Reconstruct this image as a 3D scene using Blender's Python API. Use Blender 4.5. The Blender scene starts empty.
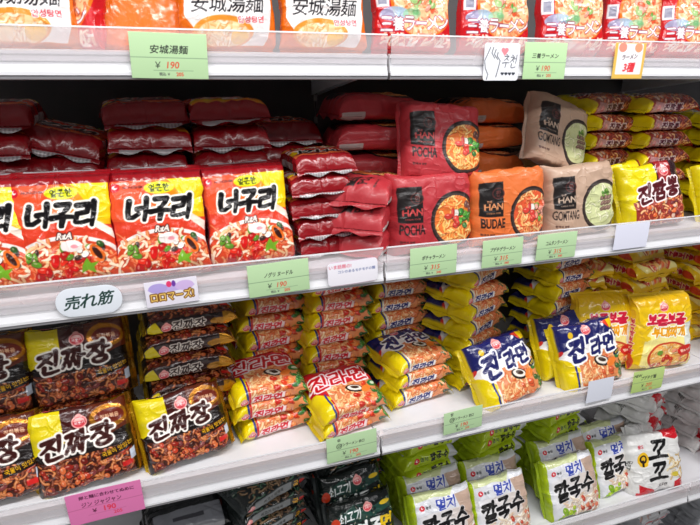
import bpy, math, random
import numpy as np
from math import sin, cos, tan, radians, pi, floor, ceil
from mathutils import Vector, Matrix, Euler

rng = random.Random(7)
nrg = np.random.RandomState(11)
SC = bpy.context.scene
COL = SC.collection

# ------------------------------------------------------------------ camera geometry
F = 560.0; TH = radians(18.2); PS = radians(19.1); DCAM = 0.885; HCAM = 1.5


def X_at(px, Y, Z):
    """world X of the point at depth Y and height Z that stands in image column px"""
    k = (px - 350.0) / F
    yd = Y + DCAM
    # r = X c - yd s ; depth = (X s + yd c) ct + (H-Z) st
    c, s, ct, st = cos(PS), sin(PS), cos(TH), sin(TH)
    return (k * (yd * c * ct + (HCAM - Z) * st) + yd * s) / (c - k * s * ct)


def at_Y(px, py, Y):
    r = px - 350.0; u = 262.5 - py
    up = u * cos(TH) - F * sin(TH); fw = F * cos(TH) + u * sin(TH)
    vx = fw * sin(PS) + r * cos(PS); vy = fw * cos(PS) - r * sin(PS)
    t = (Y + DCAM) / vy
    return vx * t, HCAM + up * t


# ------------------------------------------------------------------ materials
def new_mat(name):
    m = bpy.data.materials.new(name); m.use_nodes = True
    nt = m.node_tree
    for n in list(nt.nodes): nt.nodes.remove(n)
    out = nt.nodes.new('ShaderNodeOutputMaterial')
    return m, nt, out


def printed_mat(name, rough=0.25, bump=0.25, scale=60.0, coat=0.0, spec=0.5):
    m, nt, out = new_mat(name)
    b = nt.nodes.new('ShaderNodeBsdfPrincipled')
    a = nt.nodes.new('ShaderNodeAttribute'); a.attribute_name = 'print'
    nt.links.new(a.outputs['Color'], b.inputs['Base Color'])
    nt.links.new(a.outputs['Alpha'], b.inputs['Metallic'])
    b.inputs['Roughness'].default_value = rough
    b.inputs['Specular IOR Level'].default_value = spec
    b.inputs['Coat Weight'].default_value = coat
    b.inputs['Coat Roughness'].default_value = 0.12
    tc = nt.nodes.new('ShaderNodeTexCoord')
    n = nt.nodes.new('ShaderNodeTexNoise'); n.inputs['Scale'].default_value = scale
    n.inputs['Detail'].default_value = 3.0; n.inputs['Roughness'].default_value = 0.55
    n.inputs['Distortion'].default_value = 0.6
    nt.links.new(tc.outputs['Object'], n.inputs['Vector'])
    bp = nt.nodes.new('ShaderNodeBump'); bp.inputs['Strength'].default_value = bump
    bp.inputs['Distance'].default_value = 0.004
    nt.links.new(n.outputs['Fac'], bp.inputs['Height'])
    nt.links.new(bp.outputs['Normal'], b.inputs['Normal'])
    nt.links.new(b.outputs[0], out.inputs[0])
    return m


def plain_mat(name, col, rough=0.5, metal=0.0, noise=0.04, scale=20.0, bump=0.0):
    m, nt, out = new_mat(name)
    b = nt.nodes.new('ShaderNodeBsdfPrincipled')
    b.inputs['Roughness'].default_value = rough; b.inputs['Metallic'].default_value = metal
    tc = nt.nodes.new('ShaderNodeTexCoord')
    n = nt.nodes.new('ShaderNodeTexNoise'); n.inputs['Scale'].default_value = scale; n.inputs['Detail'].default_value = 4
    nt.links.new(tc.outputs['Object'], n.inputs['Vector'])
    r = nt.nodes.new('ShaderNodeValToRGB')
    r.color_ramp.elements[0].position = 0.3; r.color_ramp.elements[1].position = 0.7
    r.color_ramp.elements[0].color = tuple(max(0, c * (1 - noise * 2)) for c in col) + (1,)
    r.color_ramp.elements[1].color = tuple(min(1, c * (1 + noise)) for c in col) + (1,)
    nt.links.new(n.outputs['Fac'], r.inputs[0]); nt.links.new(r.outputs[0], b.inputs['Base Color'])
    if bump:
        bp = nt.nodes.new('ShaderNodeBump'); bp.inputs['Strength'].default_value = bump; bp.inputs['Distance'].default_value = 0.002
        nt.links.new(n.outputs['Fac'], bp.inputs['Height']); nt.links.new(bp.outputs[0], b.inputs['Normal'])
    nt.links.new(b.outputs[0], out.inputs[0])
    return m


def clear_mat(name):
    m, nt, out = new_mat(name)
    tr = nt.nodes.new('ShaderNodeBsdfTransparent'); tr.inputs[0].default_value = (0.95, 0.94, 0.95, 1)
    gl = nt.nodes.new('ShaderNodeBsdfGlossy'); gl.inputs['Roughness'].default_value = 0.12
    df = nt.nodes.new('ShaderNodeBsdfDiffuse'); df.inputs[0].default_value = (0.9, 0.87, 0.88, 1)
    mx = nt.nodes.new('ShaderNodeMixShader'); mx2 = nt.nodes.new('ShaderNodeMixShader')
    fr = nt.nodes.new('ShaderNodeFresnel'); fr.inputs[0].default_value = 1.10
    tc = nt.nodes.new('ShaderNodeTexCoord')
    n = nt.nodes.new('ShaderNodeTexNoise'); n.inputs['Scale'].default_value = 9
    mr = nt.nodes.new('ShaderNodeMapRange'); mr.inputs['To Min'].default_value = 0.12; mr.inputs['To Max'].default_value = 0.34
    nt.links.new(tc.outputs['Object'], n.inputs['Vector']); nt.links.new(n.outputs['Fac'], mr.inputs[0])
    nt.links.new(mr.outputs[0], mx.inputs[0])
    nt.links.new(tr.outputs[0], mx.inputs[1]); nt.links.new(df.outputs[0], mx.inputs[2])
    nt.links.new(fr.outputs[0], mx2.inputs[0]); nt.links.new(mx.outputs[0], mx2.inputs[1]); nt.links.new(gl.outputs[0], mx2.inputs[2])
    nt.links.new(mx2.outputs[0], out.inputs[0])
    return m


M_GLOSS = printed_mat('glossy_printed_film', 0.23, 0.5, 48, coat=0.35)
M_MATTE = printed_mat('matte_printed_film', 0.42, 0.3, 45, coat=0.1)
M_PAPER = printed_mat('printed_card', 0.75, 0.02, 30, spec=0.2)
M_WHITE = plain_mat('white_enamel_steel', (0.76, 0.765, 0.79), 0.35, noise=0.02)
M_RAIL = plain_mat('white_rail_plastic', (0.78, 0.785, 0.81), 0.3, noise=0.015)
M_GREY = plain_mat('grey_rail_lip', (0.25, 0.245, 0.26), 0.4)
M_DARK = plain_mat('dark_back_panel', (0.07, 0.065, 0.065), 0.6)
M_STEEL = plain_mat('shelf_upright_steel', (0.35, 0.34, 0.33), 0.45, metal=0.2)
M_FLOOR = plain_mat('floor_vinyl', (0.55, 0.54, 0.52), 0.35, scale=4)
M_CLEAR = clear_mat('clear_plastic_strip')


# ------------------------------------------------------------------ canvas
def s2l(c):
    c = np.clip(c, 0, 1)
    return np.where(c <= 0.04045, c / 12.92, ((c + 0.055) / 1.055) ** 2.4)


_txt_cache = {}


def text_tris(s, bold=0.0):
    k = (s, bold)
    if k in _txt_cache: return _txt_cache[k]
    cu = bpy.data.curves.new('tmp', 'FONT'); cu.body = s; cu.resolution_u = 3; cu.offset = bold
    cu.align_x = 'CENTER'; cu.size = 1.0
    o = bpy.data.objects.new('tmp', cu); COL.objects.link(o)
    dg = bpy.context.evaluated_depsgraph_get()
    me = bpy.data.meshes.new_from_object(o.evaluated_get(dg))
    me.calc_loop_triangles()
    co = np.array([v.co[:2] for v in me.vertices]).reshape(-1, 2)
    tr = np.array([t.vertices[:] for t in me.loop_triangles], dtype=int).reshape(-1, 3)
    bpy.data.objects.remove(o); bpy.data.curves.remove(cu); bpy.data.meshes.remove(me)
    if len(co):
        mn, mx = co.min(0), co.max(0)
        co = co - (mn + mx) / 2
        _txt_cache[k] = (co, tr, mx - mn)
    else:
        _txt_cache[k] = (co, tr, np.array([1, 1.]))
    return _txt_cache[k]


# --- brush lettering: strokes of Korean letters in a unit box
def _circ(cx=.5, cy=.5, rx=.45, ry=.45, n=12):
    return [(cx + rx * sin(2 * pi * i / n), cy + ry * cos(2 * pi * i / n)) for i in range(n + 1)]


J = {
    'ㄱ': [[(0, .95), (.92, 1), (.8, .55), (.45, 0)]],
    'ㄴ': [[(.08, 1), (.05, .4), (.12, .08), (.5, .05), (1, .25)]],
    'ㄷ': [[(.1, .95), (.9, .98)], [(.1, .95), (.05, .1), (.5, .02), (1, .1)]],
    'ㄹ': [[(.02, .95), (.9, 1), (.82, .58), (.1, .5), (.05, .05), (.5, 0), (1, .1)]],
    'ㅁ': [[(.1, .95), (.12, .05), (.9, .08), (.92, .98), (.1, .95)]],
    'ㅂ': [[(.1, 1), (.12, .02), (.9, .05), (.92, 1)], [(.1, .5), (.9, .52)]],
    'ㅃ': [[(.0, 1), (.02, .02), (.4, .05), (.42, 1)], [(.0, .5), (.4, .52)], [(.55, 1), (.57, .02), (.97, .05), (1, 1)], [(.55, .5), (.97, .52)]],
    'ㅅ': [[(.55, 1), (.35, .45), (0, 0)], [(.45, .6), (1, .02)]],
    'ㅇ': [_circ()],
    'ㅈ': [[(.05, .92), (.95, 1), (.5, .45), (0, 0)], [(.5, .5), (1, .05)]],
    'ㅉ': [[(.0, .92), (.48, 1), (.28, .45), (-.05, 0)], [(.25, .5), (.5, .1)], [(.52, .92), (1.0, 1), (.78, .45), (.5, 0)], [(.78, .5), (1.05, .05)]],
    'ㅊ': [[(.35, 1.15), (.65, 1.05)], [(.05, .82), (.95, .86), (.5, .42), (0, 0)], [(.5, .46), (1, .05)]],
    'ㅋ': [[(0, .95), (.92, 1), (.8, .5), (.4, 0)], [(0, .5), (.8, .58)]],
    'ㅎ': [[(.35, 1.1), (.65, 1.05)], [(.05, .82), (.95, .85)], _circ(.5, .32, .33, .33)],
    'ㄲ': [[(0, .95), (.42, 1), (.35, .5), (.1, 0)], [(.52, .95), (1, 1), (.92, .5), (.65, 0)]],
}
VV = {'ㅏ': [[(.25, 1.02), (.25, -.05)], [(.3, .5), (1, .55)]],
      'ㅑ': [[(.25, 1.02), (.25, -.05)], [(.3, .65), (1, .7)], [(.3, .35), (1, .38)]],
      'ㅓ': [[(.75, 1.02), (.75, -.05)], [(0, .5), (.7, .55)]],
      'ㅕ': [[(.75, 1.02), (.75, -.05)], [(0, .65), (.7, .68)], [(0, .38), (.7, .4)]],
      'ㅣ': [[(.5, 1.05), (.5, -.08)]],
      'ㅗ': [[(0, .1), (1, .12)], [(.5, .9), (.5, .15)]],
      'ㅛ': [[(0, .1), (1, .12)], [(.35, .9), (.35, .15)], [(.65, .9), (.65, .15)]],
      'ㅜ': [[(0, .8), (1, .85)], [(.55, .8), (.5, -.05)]],
      'ㅡ': [[(0, .5), (1, .55)]],
      'ㅐ': [[(.1, 1), (.1, 0)], [(.1, .5), (.7, .5)], [(.75, 1.05), (.75, -.05)]],
      'ㅚ': [[(0, .1), (.6, .12)], [(.3, .9), (.3, .15)], [(.85, 1.6), (.85, -.2)]]}
LEADS = 'ㄱㄲㄴㄷㄸㄹㅁㅂㅃㅅㅆㅇㅈㅉㅊㅋㅌㅍㅎ'
VOWS = 'ㅏㅐㅑㅒㅓㅔㅕㅖㅗㅘㅙㅚㅛㅜㅝㅞㅟㅠㅡㅢㅣ'
TAILS = ['', 'ㄱ', 'ㄲ', 'ㄳ', 'ㄴ', 'ㄵ', 'ㄶ', 'ㄷ', 'ㄹ', 'ㄺ', 'ㄻ', 'ㄼ', 'ㄽ', 'ㄾ', 'ㄿ', 'ㅀ', 'ㅁ', 'ㅂ', 'ㅄ', 'ㅅ', 'ㅆ', 'ㅇ', 'ㅈ', 'ㅊ', 'ㅋ', 'ㅌ', 'ㅍ', 'ㅎ']


def syllable(ch):
    i = ord(ch) - 0xAC00
    l, v, t = LEADS[i // 588], VOWS[(i % 588) // 28], TAILS[i % 28]
    out = []

    def put(strokes, x0, y0, x1, y1):
        for s in strokes: out.append([(x0 + (x1 - x0) * x, y0 + (y1 - y0) * y) for x, y in s])
    y0 = 0.42 if t else 0.08
    if v in 'ㅗㅛㅜㅡ':
        if v in 'ㅗㅛ':
            put(J[l], .18, .55 if not t else .7, .82, 1); put(VV[v], 0, (.1 if not t else .38), 1, (.5 if not t else .66))
        else:
            put(J[l], .18, .55 if not t else .66, .82, 1); put(VV[v], 0, (-.02 if not t else .3), 1, (.45 if not t else .56))
        if t: put(J[t], .15, -.05, .85, .25)
    elif v == 'ㅚ':
        put(J[l], .05, .5, .6, .95); put(VV[v], 0, .05, 1, .5)
    else:
        put(J[l], .0, y0, .56 if v != 'ㅣ' else .62, .95)
        put(VV[v], .6 if v not in 'ㅓㅕ' else .45, y0 - .05, .98, 1.03)
        if t: put(J[t], .22, -.05, .92, .3)
    return out


class Canvas:
    def __init__(s, w, h, pp, base):
        s.w, s.h, s.pp = w, h, pp
        s.nx, s.ny = int(w * pp) + 1, int(h * pp) + 1
        s.a = np.zeros((s.ny, s.nx, 4)); s.a[..., :3] = np.array(base) / 255.; s.clip = None
        s.xs = (np.arange(s.nx) / pp) - w / 2; s.ys = (np.arange(s.ny) / pp) - h / 2

    def box(s, x0, y0, x1, y1):
        i0 = max(0, int(floor((x0 + s.w / 2) * s.pp)) - 1); i1 = min(s.nx, int(ceil((x1 + s.w / 2) * s.pp)) + 2)
        j0 = max(0, int(floor((y0 + s.h / 2) * s.pp)) - 1); j1 = min(s.ny, int(ceil((y1 + s.h / 2) * s.pp)) + 2)
        if i1 <= i0 or j1 <= j0: return None
        X, Y = np.meshgrid(s.xs[i0:i1], s.ys[j0:j1])
        return (slice(j0, j1), slice(i0, i1)), X, Y

    def put(s, sl, mask, col, metal=0.0, alpha=1.0):
        m = np.clip(mask, 0, 1) * alpha
        if s.clip is not None: m = m * s.clip[sl]
        c = np.array(col, float)
        if c.ndim == 1: c = c / 255.
        s.a[sl][..., :3] = s.a[sl][..., :3] * (1 - m[..., None]) + c * m[..., None]
        s.a[sl][..., 3] = s.a[sl][..., 3] * (1 - m) + metal * m

    def rect(s, x0, y0, x1, y1, col, r=0.0, ang=0, **k):
        cx, cy, hx, hy = (x0 + x1) / 2, (y0 + y1) / 2, (x1 - x0) / 2, (y1 - y0) / 2
        R = math.hypot(hx, hy) if ang else 0
        b = s.box(x0 - R, y0 - R, x1 + R, y1 + R)
        if not b: return
        sl, X, Y = b
        X = X - cx; Y = Y - cy
        if ang:
            ca, sa = cos(ang), sin(ang); X, Y = X * ca + Y * sa, -X * sa + Y * ca
        dx = np.abs(X) - hx + r; dy = np.abs(Y) - hy + r
        d = np.hypot(np.maximum(dx, 0), np.maximum(dy, 0)) + np.minimum(np.maximum(dx, dy), 0) - r
        s.put(sl, 0.5 - d * s.pp, col, **k)

    def ell(s, cx, cy, rx, ry, col, ang=0, **k):
        R = max(rx, ry)
        b = s.box(cx - R, cy - R, cx + R, cy + R)
        if not b: return
        sl, X, Y = b
        X = X - cx; Y = Y - cy
        if ang:
            ca, sa = cos(ang), sin(ang); X, Y = X * ca + Y * sa, -X * sa + Y * ca
        q = np.sqrt((X / rx) ** 2 + (Y / ry) ** 2)
        s.put(sl, 0.5 - (q - 1) * min(rx, ry) * s.pp, col, **k)

    def poly(s, pts, col, **k):
        P = np.array(pts, float)
        b = s.box(P[:, 0].min(), P[:, 1].min(), P[:, 0].max(), P[:, 1].max())
        if not b: return
        sl, X, Y = b
        acc = np.zeros(X.shape)
        for ox, oy in ((-.25, -.25), (.25, -.25), (-.25, .25), (.25, .25)):
            xx, yy = X + ox / s.pp, Y + oy / s.pp
            ins = np.zeros(X.shape, bool)
            for i in range(len(P)):
                x1, y1 = P[i]; x2, y2 = P[i - 1]
                if y1 == y2: continue
                ins ^= ((y1 > yy) != (y2 > yy)) & (xx < (x2 - x1) * (yy - y1) / (y2 - y1) + x1)
            acc += ins
        s.put(sl, acc / 4, col, **k)

    def stroke(s, pts, w, col, w2=None, **k):
        w2 = w if w2 is None else w2
        P = np.array(pts, float); W = max(w, w2) / 2
        b = s.box(P[:, 0].min() - W, P[:, 1].min() - W, P[:, 0].max() + W, P[:, 1].max() + W)
        if not b: return
        sl, X, Y = b
        best = np.full(X.shape, 1e9); n = len(P) - 1
        for i in range(n):
            ax, ay = P[i]; bx, by = P[i + 1]
            dx, dy = bx - ax, by - ay; L = dx * dx + dy * dy + 1e-12
            t = np.clip(((X - ax) * dx + (Y - ay) * dy) / L, 0, 1)
            rad = (w + (w2 - w) * (i + t) / n) / 2
            best = np.minimum(best, np.hypot(X - ax - t * dx, Y - ay - t * dy) - rad)
        s.put(sl, 0.5 - best * s.pp, col, **k)

    def brush(s, txt, cx, cy, cw, ch, wid, col, gap=0.12, outline=None, ow=0.25, slant=0.12, rise=0.0, sizes=None, taper=0.6):
        """brush lettering of Korean syllables, centred at cx, cy"""
        n = len(txt); tot = n * cw + (n - 1) * gap * cw; x = cx - tot / 2
        jobs = []
        for i, chh in enumerate(txt):
            sc = sizes[i] if sizes else 1.0
            for st in syllable(chh):
                pts = [(x + px * cw + (py - .5) * ch * slant, cy + (py - .5) * ch * sc + rise * (x + px * cw - cx)) for px, py in st]
                if len(pts) == 2:
                    (ax, ay), (bx, by) = pts
                    pts = [(ax, ay), ((ax + bx) / 2 + (ay - by) * .03, (ay + by) / 2 + (bx - ax) * .05), (bx, by)]
                jobs.append(pts)
            x += cw * (1 + gap)
        if outline is not None:
            for p in jobs: s.stroke(p, wid + 2 * ow, outline, wid * taper + 2 * ow)
        for p in jobs: s.stroke(p, wid, col, wid * taper)

    def text(s, t, cx, cy, h, col, bold=0.02, w=None, ang=0, slant=0, outline=None, ow=0.1, **k):
        cjk = any(0x2E80 < ord(ch) < 0xFF00 for ch in t)
        co, tr, ext = text_tris(t, 0.0 if cjk else bold)
        if not len(tr): return
        sc = h / ext[1]; sx = sc if w is None else w / ext[0]
        P = co * np.array([sx, sc]); P = np.stack([P[:, 0] + P[:, 1] * slant, P[:, 1]], 1)
        ca, sa = cos(ang), sin(ang)
        P = np.stack([P[:, 0] * ca - P[:, 1] * sa + cx, P[:, 0] * sa + P[:, 1] * ca + cy], 1)
        pad = ow + .1
        b = s.box(P[:, 0].min() - pad, P[:, 1].min() - pad, P[:, 0].max() + pad, P[:, 1].max() + pad)
        if not b: return
        sl, X, Y = b
        SS = 3
        ny, nx = X.shape; x0, y0 = X[0, 0], Y[0, 0]
        Q = (P - np.array([x0, y0])) * s.pp * SS + SS / 2.
        hi = np.zeros((ny * SS, nx * SS), np.float32)
        for a, b_, c in Q[tr]:
            mnx = max(0, int(min(a[0], b_[0], c[0])) - 1); mxx = min(nx * SS, int(max(a[0], b_[0], c[0])) + 2)
            mny = max(0, int(min(a[1], b_[1], c[1])) - 1); mxy = min(ny * SS, int(max(a[1], b_[1], c[1])) + 2)
            if mxx <= mnx or mxy <= mny: continue
            gx = np.arange(mnx, mxx)[None, :] + .5; gy = np.arange(mny, mxy)[:, None] + .5
            e1 = (b_[0] - a[0]) * (gy - a[1]) - (b_[1] - a[1]) * (gx - a[0])
            e2 = (c[0] - b_[0]) * (gy - b_[1]) - (c[1] - b_[1]) * (gx - b_[0])
            e3 = (a[0] - c[0]) * (gy - c[1]) - (a[1] - c[1]) * (gx - c[0])
            ins = ((e1 >= -.3) & (e2 >= -.3) & (e3 >= -.3)) | ((e1 <= .3) & (e2 <= .3) & (e3 <= .3))
            hi[mny:mxy, mnx:mxx] = np.maximum(hi[mny:mxy, mnx:mxx], ins)
        if cjk and bold > 0:
            rr = max(1, int(round(bold * h * s.pp * SS))); o = hi.copy()
            for dj in range(-rr, rr + 1):
                for di in range(-rr, rr + 1):
                    if di * di + dj * dj <= rr * rr + .5: o = np.maximum(o, np.roll(np.roll(hi, dj, 0), di, 1))
            hi = o
        m = hi.reshape(ny, SS, nx, SS).mean((1, 3))
        if outline is not None:
            r = int(round(ow * s.pp)); o = m.copy()
            for dj in range(-r, r + 1):
                for di in range(-r, r + 1):
                    if di * di + dj * dj > r * r + .5: continue
                    o = np.maximum(o, np.roll(np.roll(m, dj, 0), di, 1))
            s.put(sl, o, outline, **k)
        s.put(sl, m, col, **k)

    def grad(s, x0, y0, x1, y1, c0, c1, horiz=True, mask=None):
        b = s.box(x0, y0, x1, y1)
        sl, X, Y = b
        t = np.clip(((X - x0) / (x1 - x0)) if horiz else ((Y - y0) / (y1 - y0)), 0, 1)[..., None]
        c = (np.array(c0) * (1 - t) + np.array(c1) * t) / 255.
        m = ((X >= x0) & (X <= x1) & (Y >= y0) & (Y <= y1)).astype(float)
        s.put(sl, m, c)

    def set_clip_ell(s, cx, cy, rx, ry, ang=0):
        X, Y = np.meshgrid(s.xs, s.ys); X = X - cx; Y = Y - cy
        ca, sa = cos(ang), sin(ang); X, Y = X * ca + Y * sa, -X * sa + Y * ca
        s.clip = np.clip(0.5 - (np.sqrt((X / rx) ** 2 + (Y / ry) ** 2) - 1) * min(rx, ry) * s.pp, 0, 1)

    def set_clip_box(s, x0, y0, x1, y1):
        X, Y = np.meshgrid(s.xs, s.ys)
        s.clip = ((X > x0) & (X < x1) & (Y > y0) & (Y < y1)).astype(float)

    def noodles(s, x0, y0, x1, y1, cols, n=120, w=.28, ln=1.2, seed=1, shade=(90, 30, 10)):
        r = random.Random(seed)
        for i in range(n):
            x, y = r.uniform(x0, x1), r.uniform(y0, y1); a = r.uniform(0, 2 * pi); cv = r.uniform(-1.6, 1.6)
            pts = [(x, y)]
            for k in range(4):
                a += cv * .4; x += cos(a) * ln / 4; y += sin(a) * ln / 4; pts.append((x, y))
            ww = w * r.uniform(.7, 1.2)
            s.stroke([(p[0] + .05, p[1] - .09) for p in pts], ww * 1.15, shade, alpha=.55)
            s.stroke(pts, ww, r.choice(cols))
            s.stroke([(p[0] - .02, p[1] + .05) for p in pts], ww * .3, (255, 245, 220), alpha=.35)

    def blobs(s, x0, y0, x1, y1, cols, n=30, r0=.25, r1=.6, seed=2, shade=(40, 15, 8)):
        r = random.Random(seed)
        for i in range(n):
            x, y = r.uniform(x0, x1), r.uniform(y0, y1); ra, rb = r.uniform(r0, r1), r.uniform(r0, r1) * .7; a = r.uniform(0, pi)
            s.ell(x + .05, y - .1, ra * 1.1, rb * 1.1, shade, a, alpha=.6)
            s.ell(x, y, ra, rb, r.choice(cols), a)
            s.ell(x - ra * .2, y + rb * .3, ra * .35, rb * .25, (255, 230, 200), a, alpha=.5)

    def logo_o(s, x, y, r):      # pink round brand badge
        s.ell(x, y, r, r * .9, (245, 170, 165)); s.ell(x, y + r * .75, r * .42, r * .4, (245, 170, 165))
        s.ell(x, y - .02, r * .82, r * .7, (214, 62, 74)); s.ell(x, y + .1 * r, r * .7, r * .5, (246, 186, 180))
        s.rect(x - r * .8, y - r * .32, x + r * .8, y + r * .12, (205, 50, 62), r=r * .1)
        s.text('오뚜기', x, y - r * .1, r * .34, (255, 240, 238), w=r * 1.3)

    def logo_n(s, x, y, r):      # red round mark
        s.ell(x, y, r, r, (214, 20, 40)); s.ell(x + r * .1, y + r * .15, r * .5, r * .5, (255, 240, 240))
        s.ell(x + r * .3, y + r * .3, r * .3, r * .28, (214, 20, 40))


# ------------------------------------------------------------------ pack designs (cm)
def d_neoguri(c, W, L, T):
    c.rect(-20, -20, 20, 20, (146, 14, 24))
    X0, X1 = -W / 2 + .1, W / 2 + .0
    c.set_clip_box(X0, -L / 2 + .9, X1, L / 2 - 2.6)
    c.grad(-20, -20, 20, 20, (236, 84, 42), (236, 84, 42))
    c.grad(-1.5, -20, 3.5, 20, (238, 96, 36), (246, 160, 20)); c.rect(3.4, -20, 20, 20, (248, 190, 18))
    c.poly([(1.5, 7.3), (9, 8), (9, 1.4), (4.6, 1.2), (3.6, 4)], (250, 214, 12))
    c.poly([(-9, .9), (-3, .2), (0, 1.6), (3.5, .6), (9, .3), (9, -12), (-9, -12)], (222, 62, 34))
    # bowl and food
    c.ell(.3, -5.4, 8.0, 4.5, (246, 238, 232)); c.ell(.3, -5.7, 7.5, 4.2, (214, 70, 36)); c.poly([(4.5, 1.4), (7.5, -.6), (7.5, -2.2), (3.6, .9)], (244, 226, 210))
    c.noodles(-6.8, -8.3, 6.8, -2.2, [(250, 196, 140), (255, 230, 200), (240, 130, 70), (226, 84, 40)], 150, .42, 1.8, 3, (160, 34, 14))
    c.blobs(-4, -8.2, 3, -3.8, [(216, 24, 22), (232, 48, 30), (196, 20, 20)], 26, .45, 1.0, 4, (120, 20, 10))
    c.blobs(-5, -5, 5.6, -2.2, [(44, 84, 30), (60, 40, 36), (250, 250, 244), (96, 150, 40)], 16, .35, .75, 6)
    c.ell(1, -2.5, 1.5, .9, (252, 240, 236)); c.ell(1.4, -2.6, .5, .3, (246, 160, 170))
    c.ell(4.4, -3.8, .8, 1.5, (240, 110, 30), .5); c.ell(4.4, -3.8, .4, 1.1, (60, 26, 18), .5)
    c.poly([(2.2, -5.6), (2.9, -4.4), (3.4, -5.3), (4.5, -5.1), (3.8, -5.9), (4.1, -6.9), (3, -6.3), (2.1, -6.8)], (120, 176, 40))
    c.clip = None
    c.ell(.4, 5.45, 2.3, .95, (226, 228, 20)); c.brush('얼큰한', .4, 5.45, .95, 1.0, .17, (50, 60, 10), slant=0)
    c.brush('너구리', .3, 2.2, 3.0, 3.1, .86, (16, 12, 14), gap=.1, outline=(255, 250, 240), ow=.3, slant=.2, taper=.75)
    c.text('RtA', .3, -.95, 1.05, (250, 240, 230), bold=.05, slant=.3, outline=(40, 10, 10), ow=.12)
    c.logo_n(-6, 5.7, .65); c.text('NONGSHIM', -3.5, 5.7, .42, (90, 20, 10), bold=.03, w=2.9)
    # pale strips by the seals and a sliver of orange seen when lying
    c.rect(-20, L / 2 - 1.6, 20, L / 2 - 1.2, (120, 10, 20))
    c.rect(-5.6, -L / 2 - .3, 5.6, -L / 2 + .5, (190, 184, 184)); c.rect(-5, L / 2 - .5, 5, L / 2 + .5, (176, 168, 172))
    for x in np.arange(-5.2, 5.4, .5): c.rect(x, -L / 2, x + .2, -L / 2 + .35, (120, 110, 112))
    # side panel
    for sx in (-1, 1):
        x = sx * (W / 2 + T / 2 + .3)
        c.rect(x - 1.2, -5.5, x + 1.2, 4.5, (206, 200, 200), r=.2)
        for k in range(14): c.rect(x - 1, -5.2 + k * .65, x + .9, -5.05 + k * .65, (120, 60, 60))


def d_neoguri_flat(c, W, L, T):
    d_neoguri(c, W, L, T)
    c.rect(-20, 3.4, 20, 20, (140, 14, 24)); c.poly([(-6.6, 3.2), (-6.2, 4.6), (-1, 5.2), (4, 4.7), (6.7, 5.0), (6.7, 3.2)], (206, 100, 50))
    c.poly([(-5.8, 3.0), (-5, 4.2), (0, 4.6), (5, 4.0), (6.2, 3)], (150, 24, 24))
    c.rect(-20, -20, 20, -L / 2 + 2.2, (146, 16, 26)); c.poly([(-6.8, -L / 2 + 3.6), (-6.4, -L / 2 + 2.0), (0, -L / 2 + 2.3), (6.8, -L / 2 + 1.7), (6.8, -L / 2 + 3.6)], (232, 150, 24)); c.poly([(-6.8, -L / 2 + 3.9), (-6.6, -L / 2 + 2.5), (2, -L / 2 + 2.9), (2, -L / 2 + 3.9)], (236, 196, 20)); c.rect(-5.6, L / 2 - .62, 5.4, 20, (176, 170, 172)); c.rect(-5.2, -20, 5.2, -L / 2 + .6, (176, 170, 172))
    for x in np.arange(-5.2, 5.4, .6): c.rect(x, L / 2 - .5, x + .3, 20, (130, 120, 124))


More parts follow.
